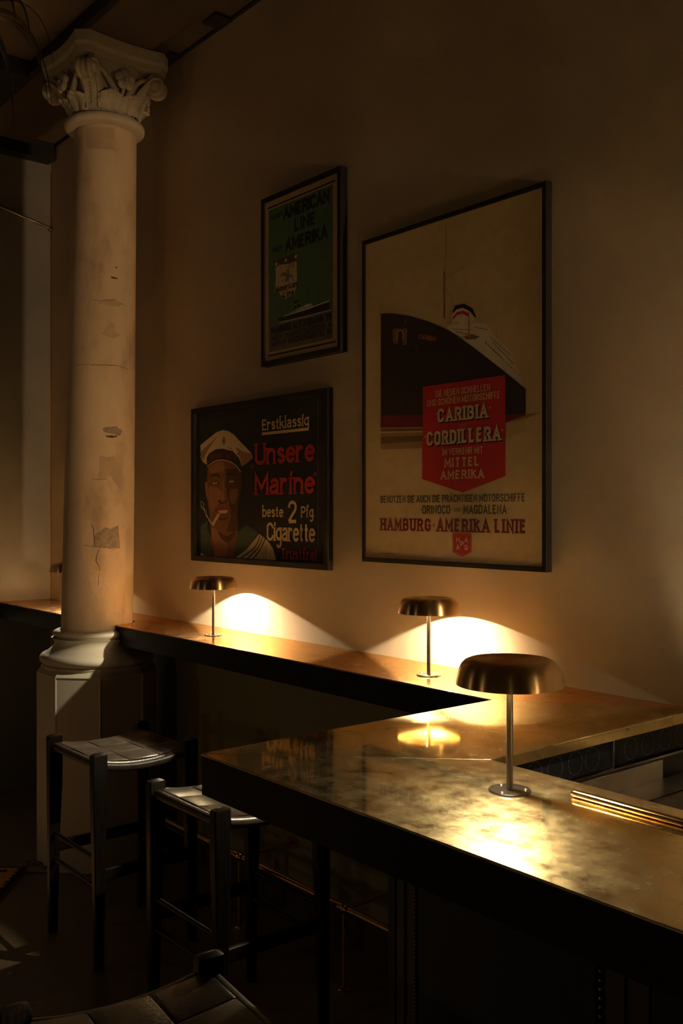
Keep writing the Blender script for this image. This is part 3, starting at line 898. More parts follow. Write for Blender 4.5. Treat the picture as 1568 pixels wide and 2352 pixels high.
# lower case for the cigarette poster
G_('a', .44, '~.03,.56 .16,.70 .34,.67 .40,.50', '.40,.52 .40,0', '~.40,.42 .18,.38 .02,.26 .02,.10 .14,0 .38,.14')
G_('b', .42, '0,1.04 0,.02', '~0,.52 .16,.69 .34,.62 .42,.36 .34,.08 .18,0 0,.08')
G_('c', .38, '~.38,.54 .24,.69 .07,.60 0,.35 .07,.08 .24,0 .38,.14')
G_('d', .42, '.42,1.04 .42,0', '~.42,.56 .28,.70 .08,.60 0,.34 .08,.06 .24,0 .42,.12')
G_('e', .40, '~.02,.38 .40,.40 .36,.60 .22,.70 .06,.60 0,.34 .06,.08 .22,0 .40,.14')
G_('f', .30, '~.30,.98 .20,1.06 .11,.92 .11,.7', '.11,.72 .11,0', '0,.68 .26,.68')
G_('g', .42, '~.40,.56 .26,.70 .08,.60 0,.36 .08,.10 .24,.03 .40,.14', '.42,.70 .42,-.12', '~.42,-.12 .34,-.28 .16,-.30 .02,-.20')
G_('i', .06, '.03,0 .03,.70', '.03,.86 .10,1.02')
G_('k', .42, '0,1.04 0,0', '.38,.68 .02,.30', '.14,.42 .42,0')
G_('l', .05, '.02,1.04 .02,0')
G_('m', .68, '0,.70 0,0', '~0,.50 .12,.68 .28,.66 .34,.48', '.34,.50 .34,0', '~.34,.50 .46,.68 .62,.66 .68,.48', '.68,.50 .68,0')
G_('n', .42, '0,.70 0,0', '~0,.48 .14,.67 .32,.66 .40,.46', '.40,.50 .40,0')
G_('r', .30, '0,.70 0,0', '~0,.46 .10,.64 .20,.70 .30,.60')
G_('s', .36, '~.35,.54 .22,.69 .06,.62 .04,.48 .18,.37 .34,.26 .34,.08 .18,0 .02,.12')
G_('t', .28, '.12,.92 .12,.12', '~.12,.14 .16,.02 .28,.06', '0,.68 .28,.68')
G_('u', .42, '0,.70 0,.18', '~0,.20 .06,.03 .22,.01 .40,.20', '.40,.70 .40,0')


def cat(pts, closed, n=6):
    P_ = [Vector((x, y)) for x, y in pts]; m_ = len(P_); out = []
    rng = range(m_ if closed else m_ - 1)
    for i in rng:
        if closed: a, b_, c, d = P_[i - 1], P_[i], P_[(i + 1) % m_], P_[(i + 2) % m_]
        else: a, b_, c, d = P_[max(i - 1, 0)], P_[i], P_[i + 1], P_[min(i + 2, m_ - 1)]
        for k in range(n):
            t_ = k / n
            out.append(.5 * ((2 * b_) + (c - a) * t_ + (2 * a - 5 * b_ + 4 * c - d) * t_ * t_ + (3 * b_ - a - 3 * c + d) * t_ ** 3))
    if not closed: out.append(P_[-1])
    return out


class Sheet:
    """flat print: coloured shapes lying on a poster sheet, drawn in the sheet's own x/z metres"""
    def __init__(self): self.bm = bmesh.new(); self.mats = []; self.lay = 0; self.sub = 0

    def mi(self, m):
        if m not in self.mats: self.mats.append(m)
        return self.mats.index(m)

    def up(self): self.lay += 1; self.sub = 0

    def y(self): return -.000036 * (self.lay + 1) - .000004 * (self.sub % 8)

    def poly(self, pts, m, smooth=False):
        self.up()
        if smooth: pts = [(p.x, p.y) for p in cat(pts, True, 5)]
        vs = [self.bm.verts.new((x, self.y(), z)) for x, z in pts]
        f = self.bm.faces.new(vs); f.normal_update()
        idx = self.mi(m)
        for t_ in bmesh.ops.triangulate(self.bm, faces=[f])['faces']: t_.material_index = idx

    def ellipse(self, c, rx, rz, m, n=28): self.poly([(c[0] + rx * math.cos(2 * PI * k / n), c[1] + rz * math.sin(2 * PI * k / n)) for k in range(n)], m)

    def line(self, pts, w, m, closed=False, smooth=False, up=True, wend=None):
        if up: self.up()
        else: self.sub += 1
        P_ = cat(pts, closed) if smooth else [Vector(p) for p in pts]
        n = len(P_); idx = self.mi(m); L_, R_ = [], []
        for i, p in enumerate(P_):
            a = P_[i - 1] if (closed or i > 0) else None; c = P_[(i + 1) % n] if (closed or i < n - 1) else None
            d0 = (p - a).normalized() if a is not None and (p - a).length > 1e-9 else None
            d1 = (c - p).normalized() if c is not None and (c - p).length > 1e-9 else None
            d0 = d0 or d1; d1 = d1 or d0
            n0 = Vector((-d0.y, d0.x)); n1 = Vector((-d1.y, d1.x)); mm = n0 + n1
            mm = mm.normalized() if mm.length > 1e-6 else n0
            k = 1 / max(.42, mm.dot(n0)); ww = w if wend is None else w + (wend - w) * i / max(1, n - 1)
            q0, q1 = p + mm * ww * .5 * k, p - mm * ww * .5 * k
            L_.append(self.bm.verts.new((q0.x, self.y(), q0.y))); R_.append(self.bm.verts.new((q1.x, self.y(), q1.y)))
        for i in range(n if closed else n - 1):
            j = (i + 1) % n; f = self.bm.faces.new((L_[i], R_[i], R_[j], L_[j])); f.material_index = idx

    def text(self, s, x0, x1, z, h, m, wt=.13, slab=0, slant=0.0, base=None, gap=.22, dz=0.0):
        """set s between x0 and x1 on baseline z with capital height h; dz tilts the baseline"""
        self.up()
        adv = []; x = 0
        for ch in s:
            if ch == ' ': x += .36; adv.append(None); continue
            adv.append(x); x += GL[ch][0] + gap + wt * .6
        tot = x - gap - wt * .6
        t = wt * h; sx = (x1 - x0 - t) / max(tot, 1e-6)
        for ch, ax in zip(s, adv):
            if ax is None: continue
            for closed, smooth, pts in GL[ch][1]:
                Q = []
                for px_, py_ in pts:
                    yy = py_ * (h - t) + t / 2 if 0 <= py_ <= 1 else py_ * h
                    xx = x0 + t / 2 + (ax + px_) * sx
                    Q.append((xx + slant * yy, z + yy + dz * (xx - x0) / max(x1 - x0, 1e-6)))
                self.line(Q, t, m, closed, smooth, up=False)
                if not closed:
                    if not smooth:   # flat ends on the baseline / top for upright strokes
                        for (e, f_) in ((0, 1), (-1, -2)):
                            dxx = abs(Q[e][0] - Q[f_][0]); dyy = Q[e][1] - Q[f_][1]
                            if abs(dyy) > .25 * h and dxx < abs(dyy) and len(pts) > 1:
                                sg = 1 if dyy > 0 else -1
                                self.line([Q[e], (Q[e][0], Q[e][1] + sg * t * .5)], t, m, up=False)
                                if slab and (pts[e][1] in (0, 1, XH, 1.04)):
                                    zz = Q[e][1] + sg * t * .5 - sg * slab * h * .5
                                    self.line([(Q[e][0] - t * .95, zz), (Q[e][0] + t * .95, zz)], slab * h, m, up=False)

    def build(self, name, parent):
        return link(name, self.bm, self.mats, parent, smooth='keep')


def ink(name, c, rough=.6): simple('ink_' + name, c, rough, 0, .06, 25, 0, .3)


# ------------------------------------------------------------------ framed posters
def framed(name, label, x0, x1, z0, z1, fw, depth, sheet_back, sheet_mat, mat_glass=True):
    """box frame hung on the wall; local origin at lower left of the outer edge, on the wall"""
    root = empty(name, label, 'poster', (x0, WALL_Y, z0), 0, None)
    W_, H_ = x1 - x0, z1 - z0
    for nm, q in (('side_rail', [(0, 0), (0, H_), (fw, H_ - fw), (fw, fw)]), ('side_rail', [(W_, 0), (W_, H_), (W_ - fw, H_ - fw), (W_ - fw, fw)]),
                  ('bottom_rail', [(0, 0), (W_, 0), (W_ - fw, fw), (fw, fw)]), ('top_rail', [(0, H_), (W_, H_), (W_ - fw, H_ - fw), (fw, H_ - fw)])):
        bm = bmesh.new()
        a = [bm.verts.new((x, -depth, z)) for x, z in q]; c = [bm.verts.new((x, -.0012, z)) for x, z in q]
        bm.faces.new(a); bm.faces.new(c[::-1])
        for k in range(4): bm.faces.new((a[k], a[(k + 1) % 4], c[(k + 1) % 4], c[k]))
        link(nm, bm, 'frame_black', root, bevel=.0012)
    ys = -(depth - sheet_back)
    bm = bmesh.new(); box(bm, fw - .002, W_ - fw + .002, ys, ys + .002, fw - .002, H_ - fw + .002); link('sheet', bm, sheet_mat, root)
    if mat_glass:
        yg = ys - .005
        bm = bmesh.new(); vs = [bm.verts.new((x, yg, z)) for x, z in ((fw - .001, fw - .001), (W_ - fw + .001, fw - .001), (W_ - fw + .001, H_ - fw + .001), (fw - .001, H_ - fw + .001))]
        bm.faces.new(vs); link('glass', bm, 'picture_glass', root)
    return root, ys


ink('cream', (.62, .47, .26)); ink('old_cream', (.60, .44, .235)); ink('hull', (.035, .018, .013)); ink('red', (.50, .022, .022)); ink('dark_red', (.17, .012, .016))
ink('brown', (.20, .105, .045)); ink('olive_brown', (.085, .062, .024)); ink('sea', (.36, .215, .095)); ink('orange', (.52, .19, .07)); ink('white', (.68, .60, .45)); ink('blackish', (.016, .012, .012))
ink('sky_shade', (.54, .385, .195)); ink('green', (.085, .17, .085)); ink('slate', (.17, .15, .12)); ink('sheet_cream', (.52, .36, .19)); ink('grey', (.22, .19, .14)); ink('yellow', (.55, .45, .12))
ink('poster_black', (.012, .010, .011)); ink('skin', (.205, .080, .036)); ink('skin_light', (.32, .135, .062)); ink('skin_dark', (.075, .028, .015)); ink('lip', (.22, .055, .040)); ink('navy_green', (.060, .085, .055)); ink('bright_red', (.48, .030, .022)); ink('tan', (.60, .42, .22)); ink('hat_shade', (.34, .19, .09)); ink('hat', (.66, .52, .33))

# --- tall ship poster
Yb = WALL_Y - .031
bx0, bx1, bz0, bz1 = on_y(831, 1286, Yb).x, on_y(1253.6, 1315, Yb).x, on_y(1253.6, 1315, Yb).z, on_y(835, 553, Yb).z
ship, ys = framed('ship_poster', 'tall framed ocean liner poster in cream with red pentagon, largest of the three', bx0, bx1, bz0, bz1, .017, .031, .006, 'ink_old_cream')
S = Sheet(); YS = WALL_Y + ys


def Q7(L_, Y=None, s=2.5021, o=(810, 380)):
    r = []
    for x, y in L_:
        p = on_y(o[0] + x / s, o[1] + y / s, Y or YS); r.append((p.x - bx0, p.z - bz0))
    return r


def T7(s, a, b_, h, m, **k):
    (xa, za), (xb, zb) = Q7([a, b_]); (_, zt) = Q7([(a[0], a[1] - h)])[0]
    S.text(s, xa, xb, za, zt - za, m, dz=k.pop('dz', 0), **k)


# hazy bands in the sky and water, part of the print
for y0, y1, m in ((620, 700, 'ink_sky_shade'), (1540, 1560, 'ink_sea'), (1580, 1592, 'ink_sea')):
    (xa, za), (xb, zb) = Q7([(150, y0), (400, y1)])
S.poly(Q7([(160, 1505), (402, 1505), (400, 1560), (398, 1625), (160, 1632)]), 'ink_sea')
S.poly(Q7([(160, 1560), (398, 1552), (398, 1585), (160, 1600)]), 'ink_brown')
S.poly(Q7([(160, 1516), (402, 1512), (402, 1522), (160, 1530)]), 'ink_brown')
S.poly(Q7([(140, 1530), (400, 1527), (400, 1533), (170, 1538)]), 'ink_cream')
S.poly(Q7([(880, 1440), (995, 1428), (1075, 1420), (1000, 1452), (882, 1482)]), 'ink_sea')
S.poly(Q7([(882, 1484), (990, 1458), (992, 1530), (884, 1570)]), 'ink_sky_shade')
# superstructure, then funnel, then hull in front
S.poly(Q7([(540, 935), (560, 905), (665, 912), (680, 905), (762, 905), (788, 935), (800, 965), (905, 1065), (935, 1140), (960, 1205), (990, 1285), (930, 1240), (800, 1140), (700, 1060), (600, 985)]), 'ink_white')
for a, b_ in (((575, 940), (690, 945)), ((590, 955), (695, 975)), ((700, 930), (780, 945)), ((790, 985), (905, 1090)), ((800, 1010), (925, 1140)), ((760, 1015), (860, 1110))):
    S.line(Q7([a, b_]), .0022, 'ink_brown')
for k in range(14):
    t_ = k / 13; S.line(Q7([(762 + 190 * t_, 1015 + 185 * t_), (766 + 190 * t_, 1022 + 185 * t_)]), .0035, 'ink_olive_brown')
S.poly(Q7([(574, 835), (590, 806), (640, 795), (690, 822), (712, 876), (668, 905), (664, 920), (570, 920)]), 'ink_white')
S.poly(Q7([(574, 840), (590, 806), (640, 795), (690, 822), (712, 876), (700, 872), (672, 836), (632, 818), (596, 828), (580, 850)]), 'ink_blackish')
S.poly(Q7([(576, 872), (596, 845), (632, 834), (668, 850), (662, 868), (630, 852), (598, 862), (578, 888)]), 'ink_red')
for k in range(9): S.line(Q7([(545 + k * 8, 895), (545 + k * 8, 915)]), .0022, 'ink_orange')
S.poly(Q7([(640, 985), (690, 972), (732, 985), (700, 1000), (655, 1000)]), 'ink_brown')
S.line(Q7([(668, 835), (668, 990)]), .006, 'ink_orange')
hull = [(162, 852), (230, 850), (330, 866), (430, 895), (530, 938), (600, 977), (700, 1050), (800, 1127), (880, 1190), (995, 1285), (995, 1425), (880, 1433), (400, 1436), (162, 1438)]
S.poly(Q7(hull), 'ink_hull')
S.poly(Q7([(162, 1437), (405, 1433), (405, 1503), (160, 1506)]), 'ink_dark_red')
S.poly(Q7([(878, 1433), (995, 1424), (995, 1434), (878, 1478)]), 'ink_dark_red')
S.poly(Q7([(150, 835), (163, 790), (168, 852), (155, 855)]), 'ink_sky_shade')
S.line(Q7([(165, 825), (300, 835)]), .0015, 'ink_sky_shade')
S.poly(Q7([(230, 945), (262, 930), (262, 1030), (232, 1020)]), 'ink_brown'); S.poly(Q7([(290, 930), (314, 938), (312, 1030), (290, 1035)]), 'ink_brown')
S.line(Q7([(255, 1005), (258, 960), (275, 945), (290, 965), (288, 1005)]), .007, 'ink_sea', smooth=True)
for p in ((305, 897), (465, 935), (365, 1038), (610, 992)): S.ellipse(Q7([p])[0], .004, .004, 'ink_brown')
T7('CARIBIA', (383, 996), (478, 1012), 27, 'ink_orange', wt=.17, dz=Q7([(478, 1012)])[0][1] - Q7([(383, 996)])[0][1])
# mast and rigging
S.line(Q7([(538, 340), (530, 640)]), .0022, 'ink_brown'); S.line(Q7([(526, 610), (528, 880)]), .005, 'ink_brown', wend=.007)
S.line(Q7([(515, 655), (540, 655)]), .006, 'ink_orange')
for a, b_ in (((527, 690), (485, 870)), ((530, 690), (575, 780)), ((530, 700), (520, 880)), ((540, 640), (640, 590)), ((826, 915), (828, 1000))): S.line(Q7([a, b_]), .0013, 'ink_brown')
# red pentagon
S.poly(Q7([(405, 1272), (878, 1205), (880, 1785), (635, 1880), (400, 1802)]), 'ink_red')
T7('DIE NEUEN SCHNELLEN', (477, 1333), (790, 1297), 37, 'ink_cream', wt=.15)
T7('UND SCHÖNEN MOTORSCHIFFE', (430, 1386), (848, 1341), 37, 'ink_cream', wt=.15)
for d_, m in ((7, 'ink_blackish'), (4, 'ink_blackish'), (0, 'ink_cream')):
    T7('CARIBIA', (490 + d_, 1478 + d_), (778 + d_, 1450 + d_), 78, m, wt=.21, slab=.12, gap=.28)
    T7('CORDILLERA', (427 + d_, 1612 + d_), (853 + d_, 1580 + d_), 80, m, wt=.21, slab=.12, gap=.28)
T7('UND', (613, 1508), (655, 1504), 21, 'ink_orange', wt=.15)
for c_, p in (('›', (478, 1450)), ('‹', (786, 1412)), ('›', (413, 1578)), ('‹', (857, 1540))): T7(c_, p, (p[0] + 10, p[1]), 36, 'ink_cream', wt=.12)
T7('IM VERKEHR MIT', (517, 1668), (750, 1655), 38, 'ink_cream', wt=.14)
T7('MITTEL', (530, 1735), (728, 1727), 52, 'ink_cream', wt=.19, slab=.12, gap=.26)
T7('AMERIKA', (508, 1805), (757, 1795), 50, 'ink_cream', wt=.19, slab=.12, gap=.26)
T7('BENUTZEN SIE AUCH DIE PRÄCHTIGEN MOTORSCHIFFE', (162, 1940), (992, 1930), 40, 'ink_olive_brown', wt=.17)
T7('ORINOCO', (402, 2003), (563, 2003), 50, 'ink_olive_brown', wt=.18)
T7('UND', (583, 1989), (620, 1989), 22, 'ink_olive_brown', wt=.17)
T7('MAGDALENA', (638, 2003), (888, 2000), 52, 'ink_olive_brown', wt=.18)
for c_, p in (('›', (392, 1990)), ('‹', (567, 1990)), ('›', (626, 1990)), ('‹', (894, 1988))): T7(c_, p, (p[0] + 8, p[1]), 26, 'ink_olive_brown', wt=.12)
T7('HAMBURG·AMERIKA LINIE', (162, 2097), (1000, 2107), 70, 'ink_dark_red', wt=.21, slab=.12, gap=.30)
S.poly(Q7([(577, 2112), (685, 2115), (685, 2224), (632, 2248), (577, 2222)]), 'ink_red')
S.line(Q7([(583, 2118), (679, 2121), (679, 2220), (632, 2241), (583, 2217)]), .0016, 'ink_orange', closed=True)
for c_, a, h in (('H', (597, 2166), 30), ('A', (597, 2208), 30), ('P', (621, 2190), 32), ('A', (645, 2166), 30), ('G', (645, 2210), 30)): T7(c_, a, (a[0] + 20, a[1]), h, 'ink_cream', wt=.22)
S.line(Q7([(163, 2228), (243, 2230)]), .0014, 'ink_brown')
p = S.build('print', ship); p.location = (0, ys, 0)

# --- small green liner poster
Ya = WALL_Y - .038
ax0, ax1, az0, az1 = on_y(599, 458, Ya).x, on_y(781.5, 390, Ya).x, on_y(599, 843, Ya).z, on_y(599, 459, Ya).z
grn, ys = framed('travel_poster', 'small tall framed green travel poster hanging above the sailor poster', ax0, ax1, az0, az1, .022, .038, .007, 'ink_sheet_cream')
S = Sheet(); YS = WALL_Y + ys


def Q5(L_):
    r = []
    for x, y in L_:
        p = on_y(580 + x / 4.8, 370 + y / 4.8, YS); r.append((p.x - ax0, p.z - az0))
    return r


def T5(s, a, b_, h, m, **k):
    (xa, za), (xb, zb) = Q5([a, b_]); zt = Q5([(a[0], a[1] - h)])[0][1]
    S.text(s, xa, xb, (za + zb) / 2, zt - za, m, **k)


def rect(a, b_, m):
    (xa, za), (xb, zb) = Q5([a, b_]); S.poly([(xa, za), (xb, za), (xb, zb), (xa, zb)], m)


(gx0, gz1), (gx1, _) = Q5([(178, 548), (884, 262)]); gz0 = Q5([(185, 2108)])[0][1]; gzm = Q5([(185, 1800)])[0][1]
S.poly([(gx0, gzm), (gx1, gzm), (gx1, gz1), (gx0, gz1)], 'ink_green')
S.poly([(gx0, gz0), (gx1, gz0), (gx1, gzm), (gx0, gzm)], 'ink_slate')
for (a, b_) in (((167, 527), (908, 212)), ((175, 2152), (915, 1985))):
    (xa, za), (xb, zb) = Q5([a, b_]); zm = (za + zb) / 2; S.line([(xa, zm), (xb, zm)], .0075, 'ink_blackish')
T5('MIT DER', (200, 652), (328, 605), 52, 'ink_blackish', wt=.2)
T5('AMERICAN', (338, 650), (848, 452), 146, 'ink_blackish', wt=.235, gap=.12)
T5('LINE', (462, 777), (692, 695), 142, 'ink_blackish', wt=.22, gap=.14)
T5('NACH', (222, 1018), (324, 975), 58, 'ink_blackish', wt=.2)
T5('AMERIKA', (358, 1008), (828, 848), 146, 'ink_blackish', wt=.235, gap=.12)
S.poly(Q5([(238, 1105), (480, 1010), (492, 1105), (250, 1185)]), 'ink_olive_brown')
S.poly(Q5([(252, 1178), (300, 1142), (380, 1135), (486, 1100), (490, 1370), (468, 1435), (455, 1470), (352, 1522), (338, 1480), (305, 1480), (258, 1385)]), 'ink_cream')
for k in range(3): S.line(Q5([(400 + k * 26, 1120 - k * 8), (402 + k * 26, 1185 - k * 8)]), .0045, 'ink_olive_brown')
for cx_, cy_ in ((262, 1136), (366, 1094), (476, 1052)):
    c0 = Q5([(cx_, cy_)])[0]
    S.poly([(c0[0] + (.0135 if k % 2 == 0 else .0056) * math.sin(k * PI / 5), c0[1] + (.0135 if k % 2 == 0 else .0056) * math.cos(k * PI / 5)) for k in range(10)], 'ink_white')
# spread bird emblem
S.poly(Q5([(300, 1280), (330, 1225), (368, 1228), (378, 1250), (385, 1190), (402, 1195), (405, 1245), (440, 1255), (458, 1335), (425, 1275), (400, 1290), (385, 1330), (360, 1330), (372, 1280), (340, 1265)]), 'ink_grey')
for k in range(4): S.ellipse(Q5([(330 + k * 24, 1318 - (k % 2) * 8)])[0], .004, .005, 'ink_grey')
S.line(Q5([(297, 1130), (232, 1465)]), .0035, 'ink_cream')
T5('American', (268, 1450), (494, 1384), 68, 'ink_blackish', wt=.22, gap=.14)
T5('Line', (340, 1508), (456, 1474), 68, 'ink_blackish', wt=.22, gap=.14)
S.line(Q5([(485, 1470), (640, 1240), (790, 920)]), .0045, 'ink_slate', smooth=True, wend=.002)
for x, y0, y1 in ((320, 1560, 1710), (392, 1490, 1650), (612, 1420, 1590), (722, 1340, 1580)): S.line(Q5([(x, y0), (x + 3, y1)]), .0022, 'ink_blackish')
S.poly(Q5([(340, 1712), (480, 1642), (560, 1602), (600, 1575), (660, 1572), (662, 1600), (700, 1588), (850, 1530), (850, 1550), (600, 1645), (345, 1722)]), 'ink_white')
for a, b_ in (((390, 1692), (580, 1618)), ((480, 1655), (660, 1590))): S.line(Q5([a, b_]), .0022, 'ink_olive_brown')
S.poly(Q5([(275, 1742), (330, 1722), (345, 1716), (600, 1640), (700, 1602), (850, 1548), (850, 1642), (720, 1668), (600, 1700), (300, 1768)]), 'ink_blackish')
S.line(Q5([(295, 1782), (600, 1714), (720, 1680), (868, 1640)]), .0045, 'ink_cream')
for x in (473, 513):
    S.poly(Q5([(x - 10, 1565 - (x - 473) * .5), (x + 12, 1556 - (x - 473) * .5), (x + 10, 1625 - (x - 473) * .5), (x - 9, 1632 - (x - 473) * .5)]), 'ink_blackish')
    S.line(Q5([(x - 10, 1587 - (x - 473) * .5), (x + 11, 1578 - (x - 473) * .5)]), .0045, 'ink_yellow')
S.poly(Q5([(440, 1525), (470, 1545), (510, 1535), (500, 1552), (468, 1562)]), 'ink_blackish')
T5('HAMBURG ALSTERDAMM 39', (205, 1914), (866, 1752), 78, 'ink_blackish', wt=.225, gap=.14)
T5('WIEN I KÄRNTNERRING 4', (205, 1988), (866, 1832), 62, 'ink_blackish', wt=.19, gap=.18)
T5('WIEN IV WIEDNERGÜRTEL 10', (205, 2055), (870, 1905), 62, 'ink_blackish', wt=.19, gap=.18)
p = S.build('print', grn); p.location = (0, ys, 0)

# --- sailor poster
Ysx = WALL_Y - .030
sx0, sx1, sz0, sz1 = on_y(438, 941, Ysx).x, on_y(752, 890, Ysx).x, on_y(438, 1287, Ysx).z, on_y(438, 940, Ysx).z
sail, ys = framed('sailor_poster', 'wide black framed cigarette poster with a smoking sailor and red and cream lettering', sx0, sx1, sz0, sz1, .026, .030, .020, 'ink_poster_black', False)
S = Sheet(); YS = WALL_Y + ys


def Q6(L_):
    r = []
    for x, y in L_:
        p = on_y(420 + x / 4.3556, 880 + y / 4.3556, YS); r.append((p.x - sx0, p.z - sz0))
    return r


def T6(s, a, b_, h, m, **k):
    (xa, za), (xb, zb) = Q6([a, b_]); zt = Q6([(a[0], a[1] - h)])[0][1]
    S.text(s, xa, xb, (za + zb) / 2, zt - za, m, **k)


W6 = lambda L_, m, **k: S.poly(Q6(L_), m, **k)
W6([(178, 1430), (252, 1375), (240, 1450), (272, 1530), (290, 1640), (305, 1760), (178, 1700)], 'ink_navy_green')
W6([(640, 1420), (765, 1512), (650, 1650), (505, 1760), (530, 1640), (548, 1500), (600, 1450)], 'ink_navy_green')
W6([(765, 1508), (850, 1580), (900, 1655), (925, 1740), (938, 1800), (500, 1765), (640, 1660)], 'ink_hat')
for k in range(3):
    S.line(Q6([(772 + k * 26, 1522 + k * 16), (720 + k * 28, 1640 + k * 10), (560 + k * 62, 1768 + k * 6)]), .0075, 'ink_navy_green', smooth=True)
W6([(800, 1640), (840, 1610), (850, 1700), (820, 1790), (790, 1788)], 'ink_tan'); W6([(870, 1650), (885, 1650), (880, 1790), (862, 1790)], 'ink_tan')
W6([(178, 1695), (240, 1735), (308, 1762), (178, 1742)], 'ink_hat')
# neck and face
W6([(248, 838), (310, 790), (390, 772), (470, 787), (540, 832), (576, 885), (590, 980), (585, 1080), (562, 1160), (552, 1250), (548, 1330), (548, 1480), (532, 1640), (505, 1764), (308, 1758), (300, 1680), (276, 1600), (282, 1480), (272, 1400), (262, 1300), (250, 1200), (230, 1100), (222, 1010), (240, 1000)], 'ink_skin')
W6([(430, 860), (540, 850), (578, 900), (590, 980), (585, 1080), (562, 1160), (552, 1250), (548, 1330), (545, 1480), (520, 1480), (440, 1490), (480, 1330), (470, 1240), (440, 1100), (425, 1010)], 'ink_skin_dark', smooth=False)
W6([(262, 1050), (300, 1040), (372, 1060), (390, 1160), (350, 1215), (320, 1260), (290, 1290), (268, 1220)], 'ink_skin_light', smooth=True)
W6([(470, 1080), (540, 1060), (545, 1140), (510, 1210), (475, 1180)], 'ink_skin', smooth=True)
W6([(262, 850), (330, 800), (400, 790), (420, 870), (350, 890), (280, 900)], 'ink_skin_light', smooth=True)
W6([(285, 1450), (340, 1470), (420, 1560), (450, 1650), (420, 1755), (330, 1755), (320, 1650), (292, 1560)], 'ink_skin_light', smooth=True)
W6([(350, 1480), (440, 1530), (520, 1480), (510, 1540), (450, 1590), (390, 1560)], 'ink_skin_dark', smooth=True)
W6([(222, 1000), (244, 1000), (258, 1150), (246, 1165), (230, 1100)], 'ink_skin_light', smooth=True)
# brows, eyes, nose, mouth
W6([(272, 950), (296, 915), (336, 905), (370, 930), (366, 944), (330, 925), (298, 932)], 'ink_blackish')
W6([(428, 918), (450, 898), (500, 895), (542, 925), (500, 915), (455, 918)], 'ink_blackish')
for cx_, cy_ in ((320, 1002), (488, 985)):
    W6([(cx_ - 44, cy_ + 6), (cx_ - 15, cy_ - 22), (cx_ + 22, cy_ - 22), (cx_ + 42, cy_), (cx_ + 18, cy_ + 18), (cx_ - 18, cy_ + 18)], 'ink_skin_dark', smooth=True)
    W6([(cx_ - 26, cy_ + 3), (cx_ - 5, cy_ - 11), (cx_ + 24, cy_ - 4), (cx_ + 6, cy_ + 11)], 'ink_tan', smooth=True)
    S.ellipse(Q6([(cx_ + 4, cy_)])[0], .0040, .0052, 'ink_blackish')
W6([(395, 960), (405, 960), (408, 1100), (418, 1165), (398, 1185), (388, 1150), (396, 1080)], 'ink_skin_light')
W6([(352, 1178), (376, 1168), (386, 1190), (420, 1188), (436, 1160), (440, 1180), (420, 1204), (372, 1206)], 'ink_skin_dark', smooth=True)
W6([(318, 1268), (370, 1248), (405, 1254), (440, 1246), (486, 1266), (470, 1300), (420, 1335), (370, 1330), (340, 1300)], 'ink_lip', smooth=True)
W6([(352, 1278), (400, 1270), (456, 1272), (440, 1298), (395, 1304), (362, 1296)], 'ink_hat')
W6([(360, 1345), (420, 1350), (460, 1335), (420, 1372), (375, 1370)], 'ink_skin_dark', smooth=True)
# cigarette and smoke
W6([(293, 1398), (352, 1300), (376, 1308), (318, 1408)], 'ink_tan'); W6([(293, 1398), (318, 1408), (305, 1432)], 'ink_hat')
S.line(Q6([(302, 1425), (262, 1372), (250, 1335), (225, 1300), (212, 1265), (186, 1235), (180, 1190)]), .0035, 'ink_hat', smooth=True)
S.line(Q6([(302, 1425), (258, 1355), (232, 1325), (236, 1290), (205, 1240), (212, 1210), (182, 1178)]), .0028, 'ink_hat', smooth=True)
# cap
W6([(178, 620), (250, 560), (335, 492), (400, 470), (450, 478), (512, 516), (570, 580), (640, 650), (690, 705), (700, 750), (650, 792), (590, 834), (562, 745), (500, 682), (400, 655), (330, 662), (268, 700), (240, 745), (246, 822), (202, 790), (178, 740)], 'ink_hat')
W6([(178, 690), (250, 620), (310, 570), (356, 528), (300, 600), (240, 690), (205, 770), (178, 735)], 'ink_hat_shade')
W6([(530, 640), (600, 682), (690, 708), (694, 752), (650, 790), (592, 830), (572, 745)], 'ink_hat_shade')
W6([(440, 628), (480, 650), (510, 676), (470, 664)], 'ink_hat_shade')
W6([(243, 834), (240, 745), (268, 700), (330, 662), (400, 655), (500, 682), (562, 745), (585, 810), (584, 892), (540, 832), (470, 786), (390, 770), (310, 787)], 'ink_blackish')
S.line(Q6([(243, 838), (310, 787), (390, 769), (470, 786), (540, 832), (580, 890)]), .0042, 'ink_hat', smooth=True)
c0 = Q6([(412, 578)])[0]
for rx, rz, m in ((.0135, .0178, 'ink_blackish'), (.0100, .0135, 'ink_hat'), (.0072, .0100, 'ink_navy_green'), (.0045, .0062, 'ink_bright_red')): S.ellipse(c0, rx, rz, m)
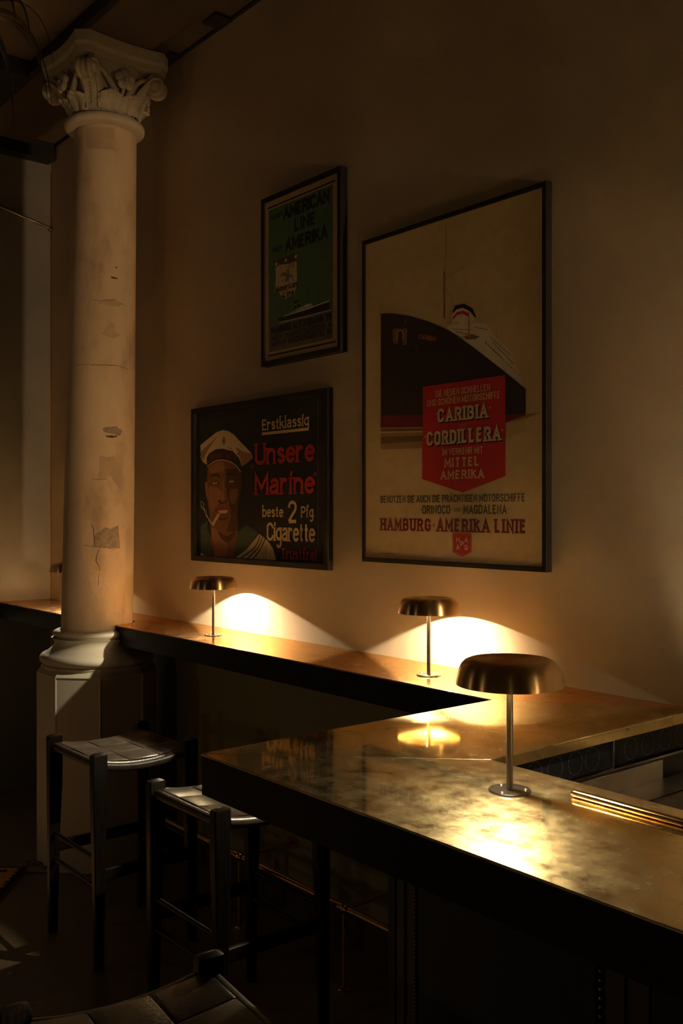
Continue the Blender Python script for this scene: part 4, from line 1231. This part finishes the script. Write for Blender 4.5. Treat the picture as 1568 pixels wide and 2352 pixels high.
zb = Q6([(0, 760)])[0][1]
for i, ch in enumerate('„Unsere Marine“'):
    if ch == ' ': continue
    t_ = i / 14; x = 262 + 288 * t_; y = 778 - 24 * math.sin(PI * t_)
    (xa, za), (xb, _) = Q6([(x, y), (x + 16, y)]); S.text(ch, xa, xb if ch not in 'i' else xa + .006, za, .036, 'ink_dark_red', wt=.15)
# lettering
T6('Erstklassig', (795, 470), (1264, 432), 112, 'ink_tan', wt=.165, slab=.07, gap=.09)
(xa, za), (xb, zb) = Q6([(792, 505), (1262, 462)]); S.line([(xa, (za + zb) / 2), (xb, (za + zb) / 2)], .013, 'ink_tan')
T6('Unsere', (725, 818), (1322, 785), 214, 'ink_bright_red', wt=.185, slab=.07, gap=.07)
T6('„', (680, 835), (716, 835), 190, 'ink_bright_red', wt=.07)
T6('Marine', (722, 1118), (1322, 1108), 214, 'ink_bright_red', wt=.185, slab=.07, gap=.07)
T6('“', (1308, 1108), (1342, 1108), 214, 'ink_bright_red', wt=.06)
T6('beste', (798, 1345), (1008, 1338), 108, 'ink_tan', wt=.165, slab=.07, gap=.09)
T6('2', (1050, 1410), (1146, 1405), 232, 'ink_tan', wt=.15)
T6('Pfg.', (1184, 1345), (1326, 1342), 112, 'ink_tan', wt=.165, slab=.07, gap=.09)
T6('Cigarette', (842, 1580), (1326, 1588), 180, 'ink_tan', wt=.155, slab=.06, gap=.07)
T6('Trustfrei', (985, 1765), (1340, 1768), 108, 'ink_bright_red', wt=.18, slab=.08, gap=.08)
S.line(Q6([(1353, 150), (1357, 1815)]), .0016, 'ink_grey')
(xa, za), (xb, zb) = Q6([(132, 298), (1408, 104)]); S.line([(xa, (za + zb) / 2), (xb, (za + zb) / 2)], .0016, 'ink_grey')
p = S.build('print', sail); p.location = (0, ys, 0)
for x, z in ((.085, sz1 - sz0), (sx1 - sx0 - .085, sz1 - sz0)):
    bm = bmesh.new(); tube(bm, [(x, -.012, z - .001), (x, -.012, z + .004)], .003, 10); link('screw', bm, 'screw_metal', sail)
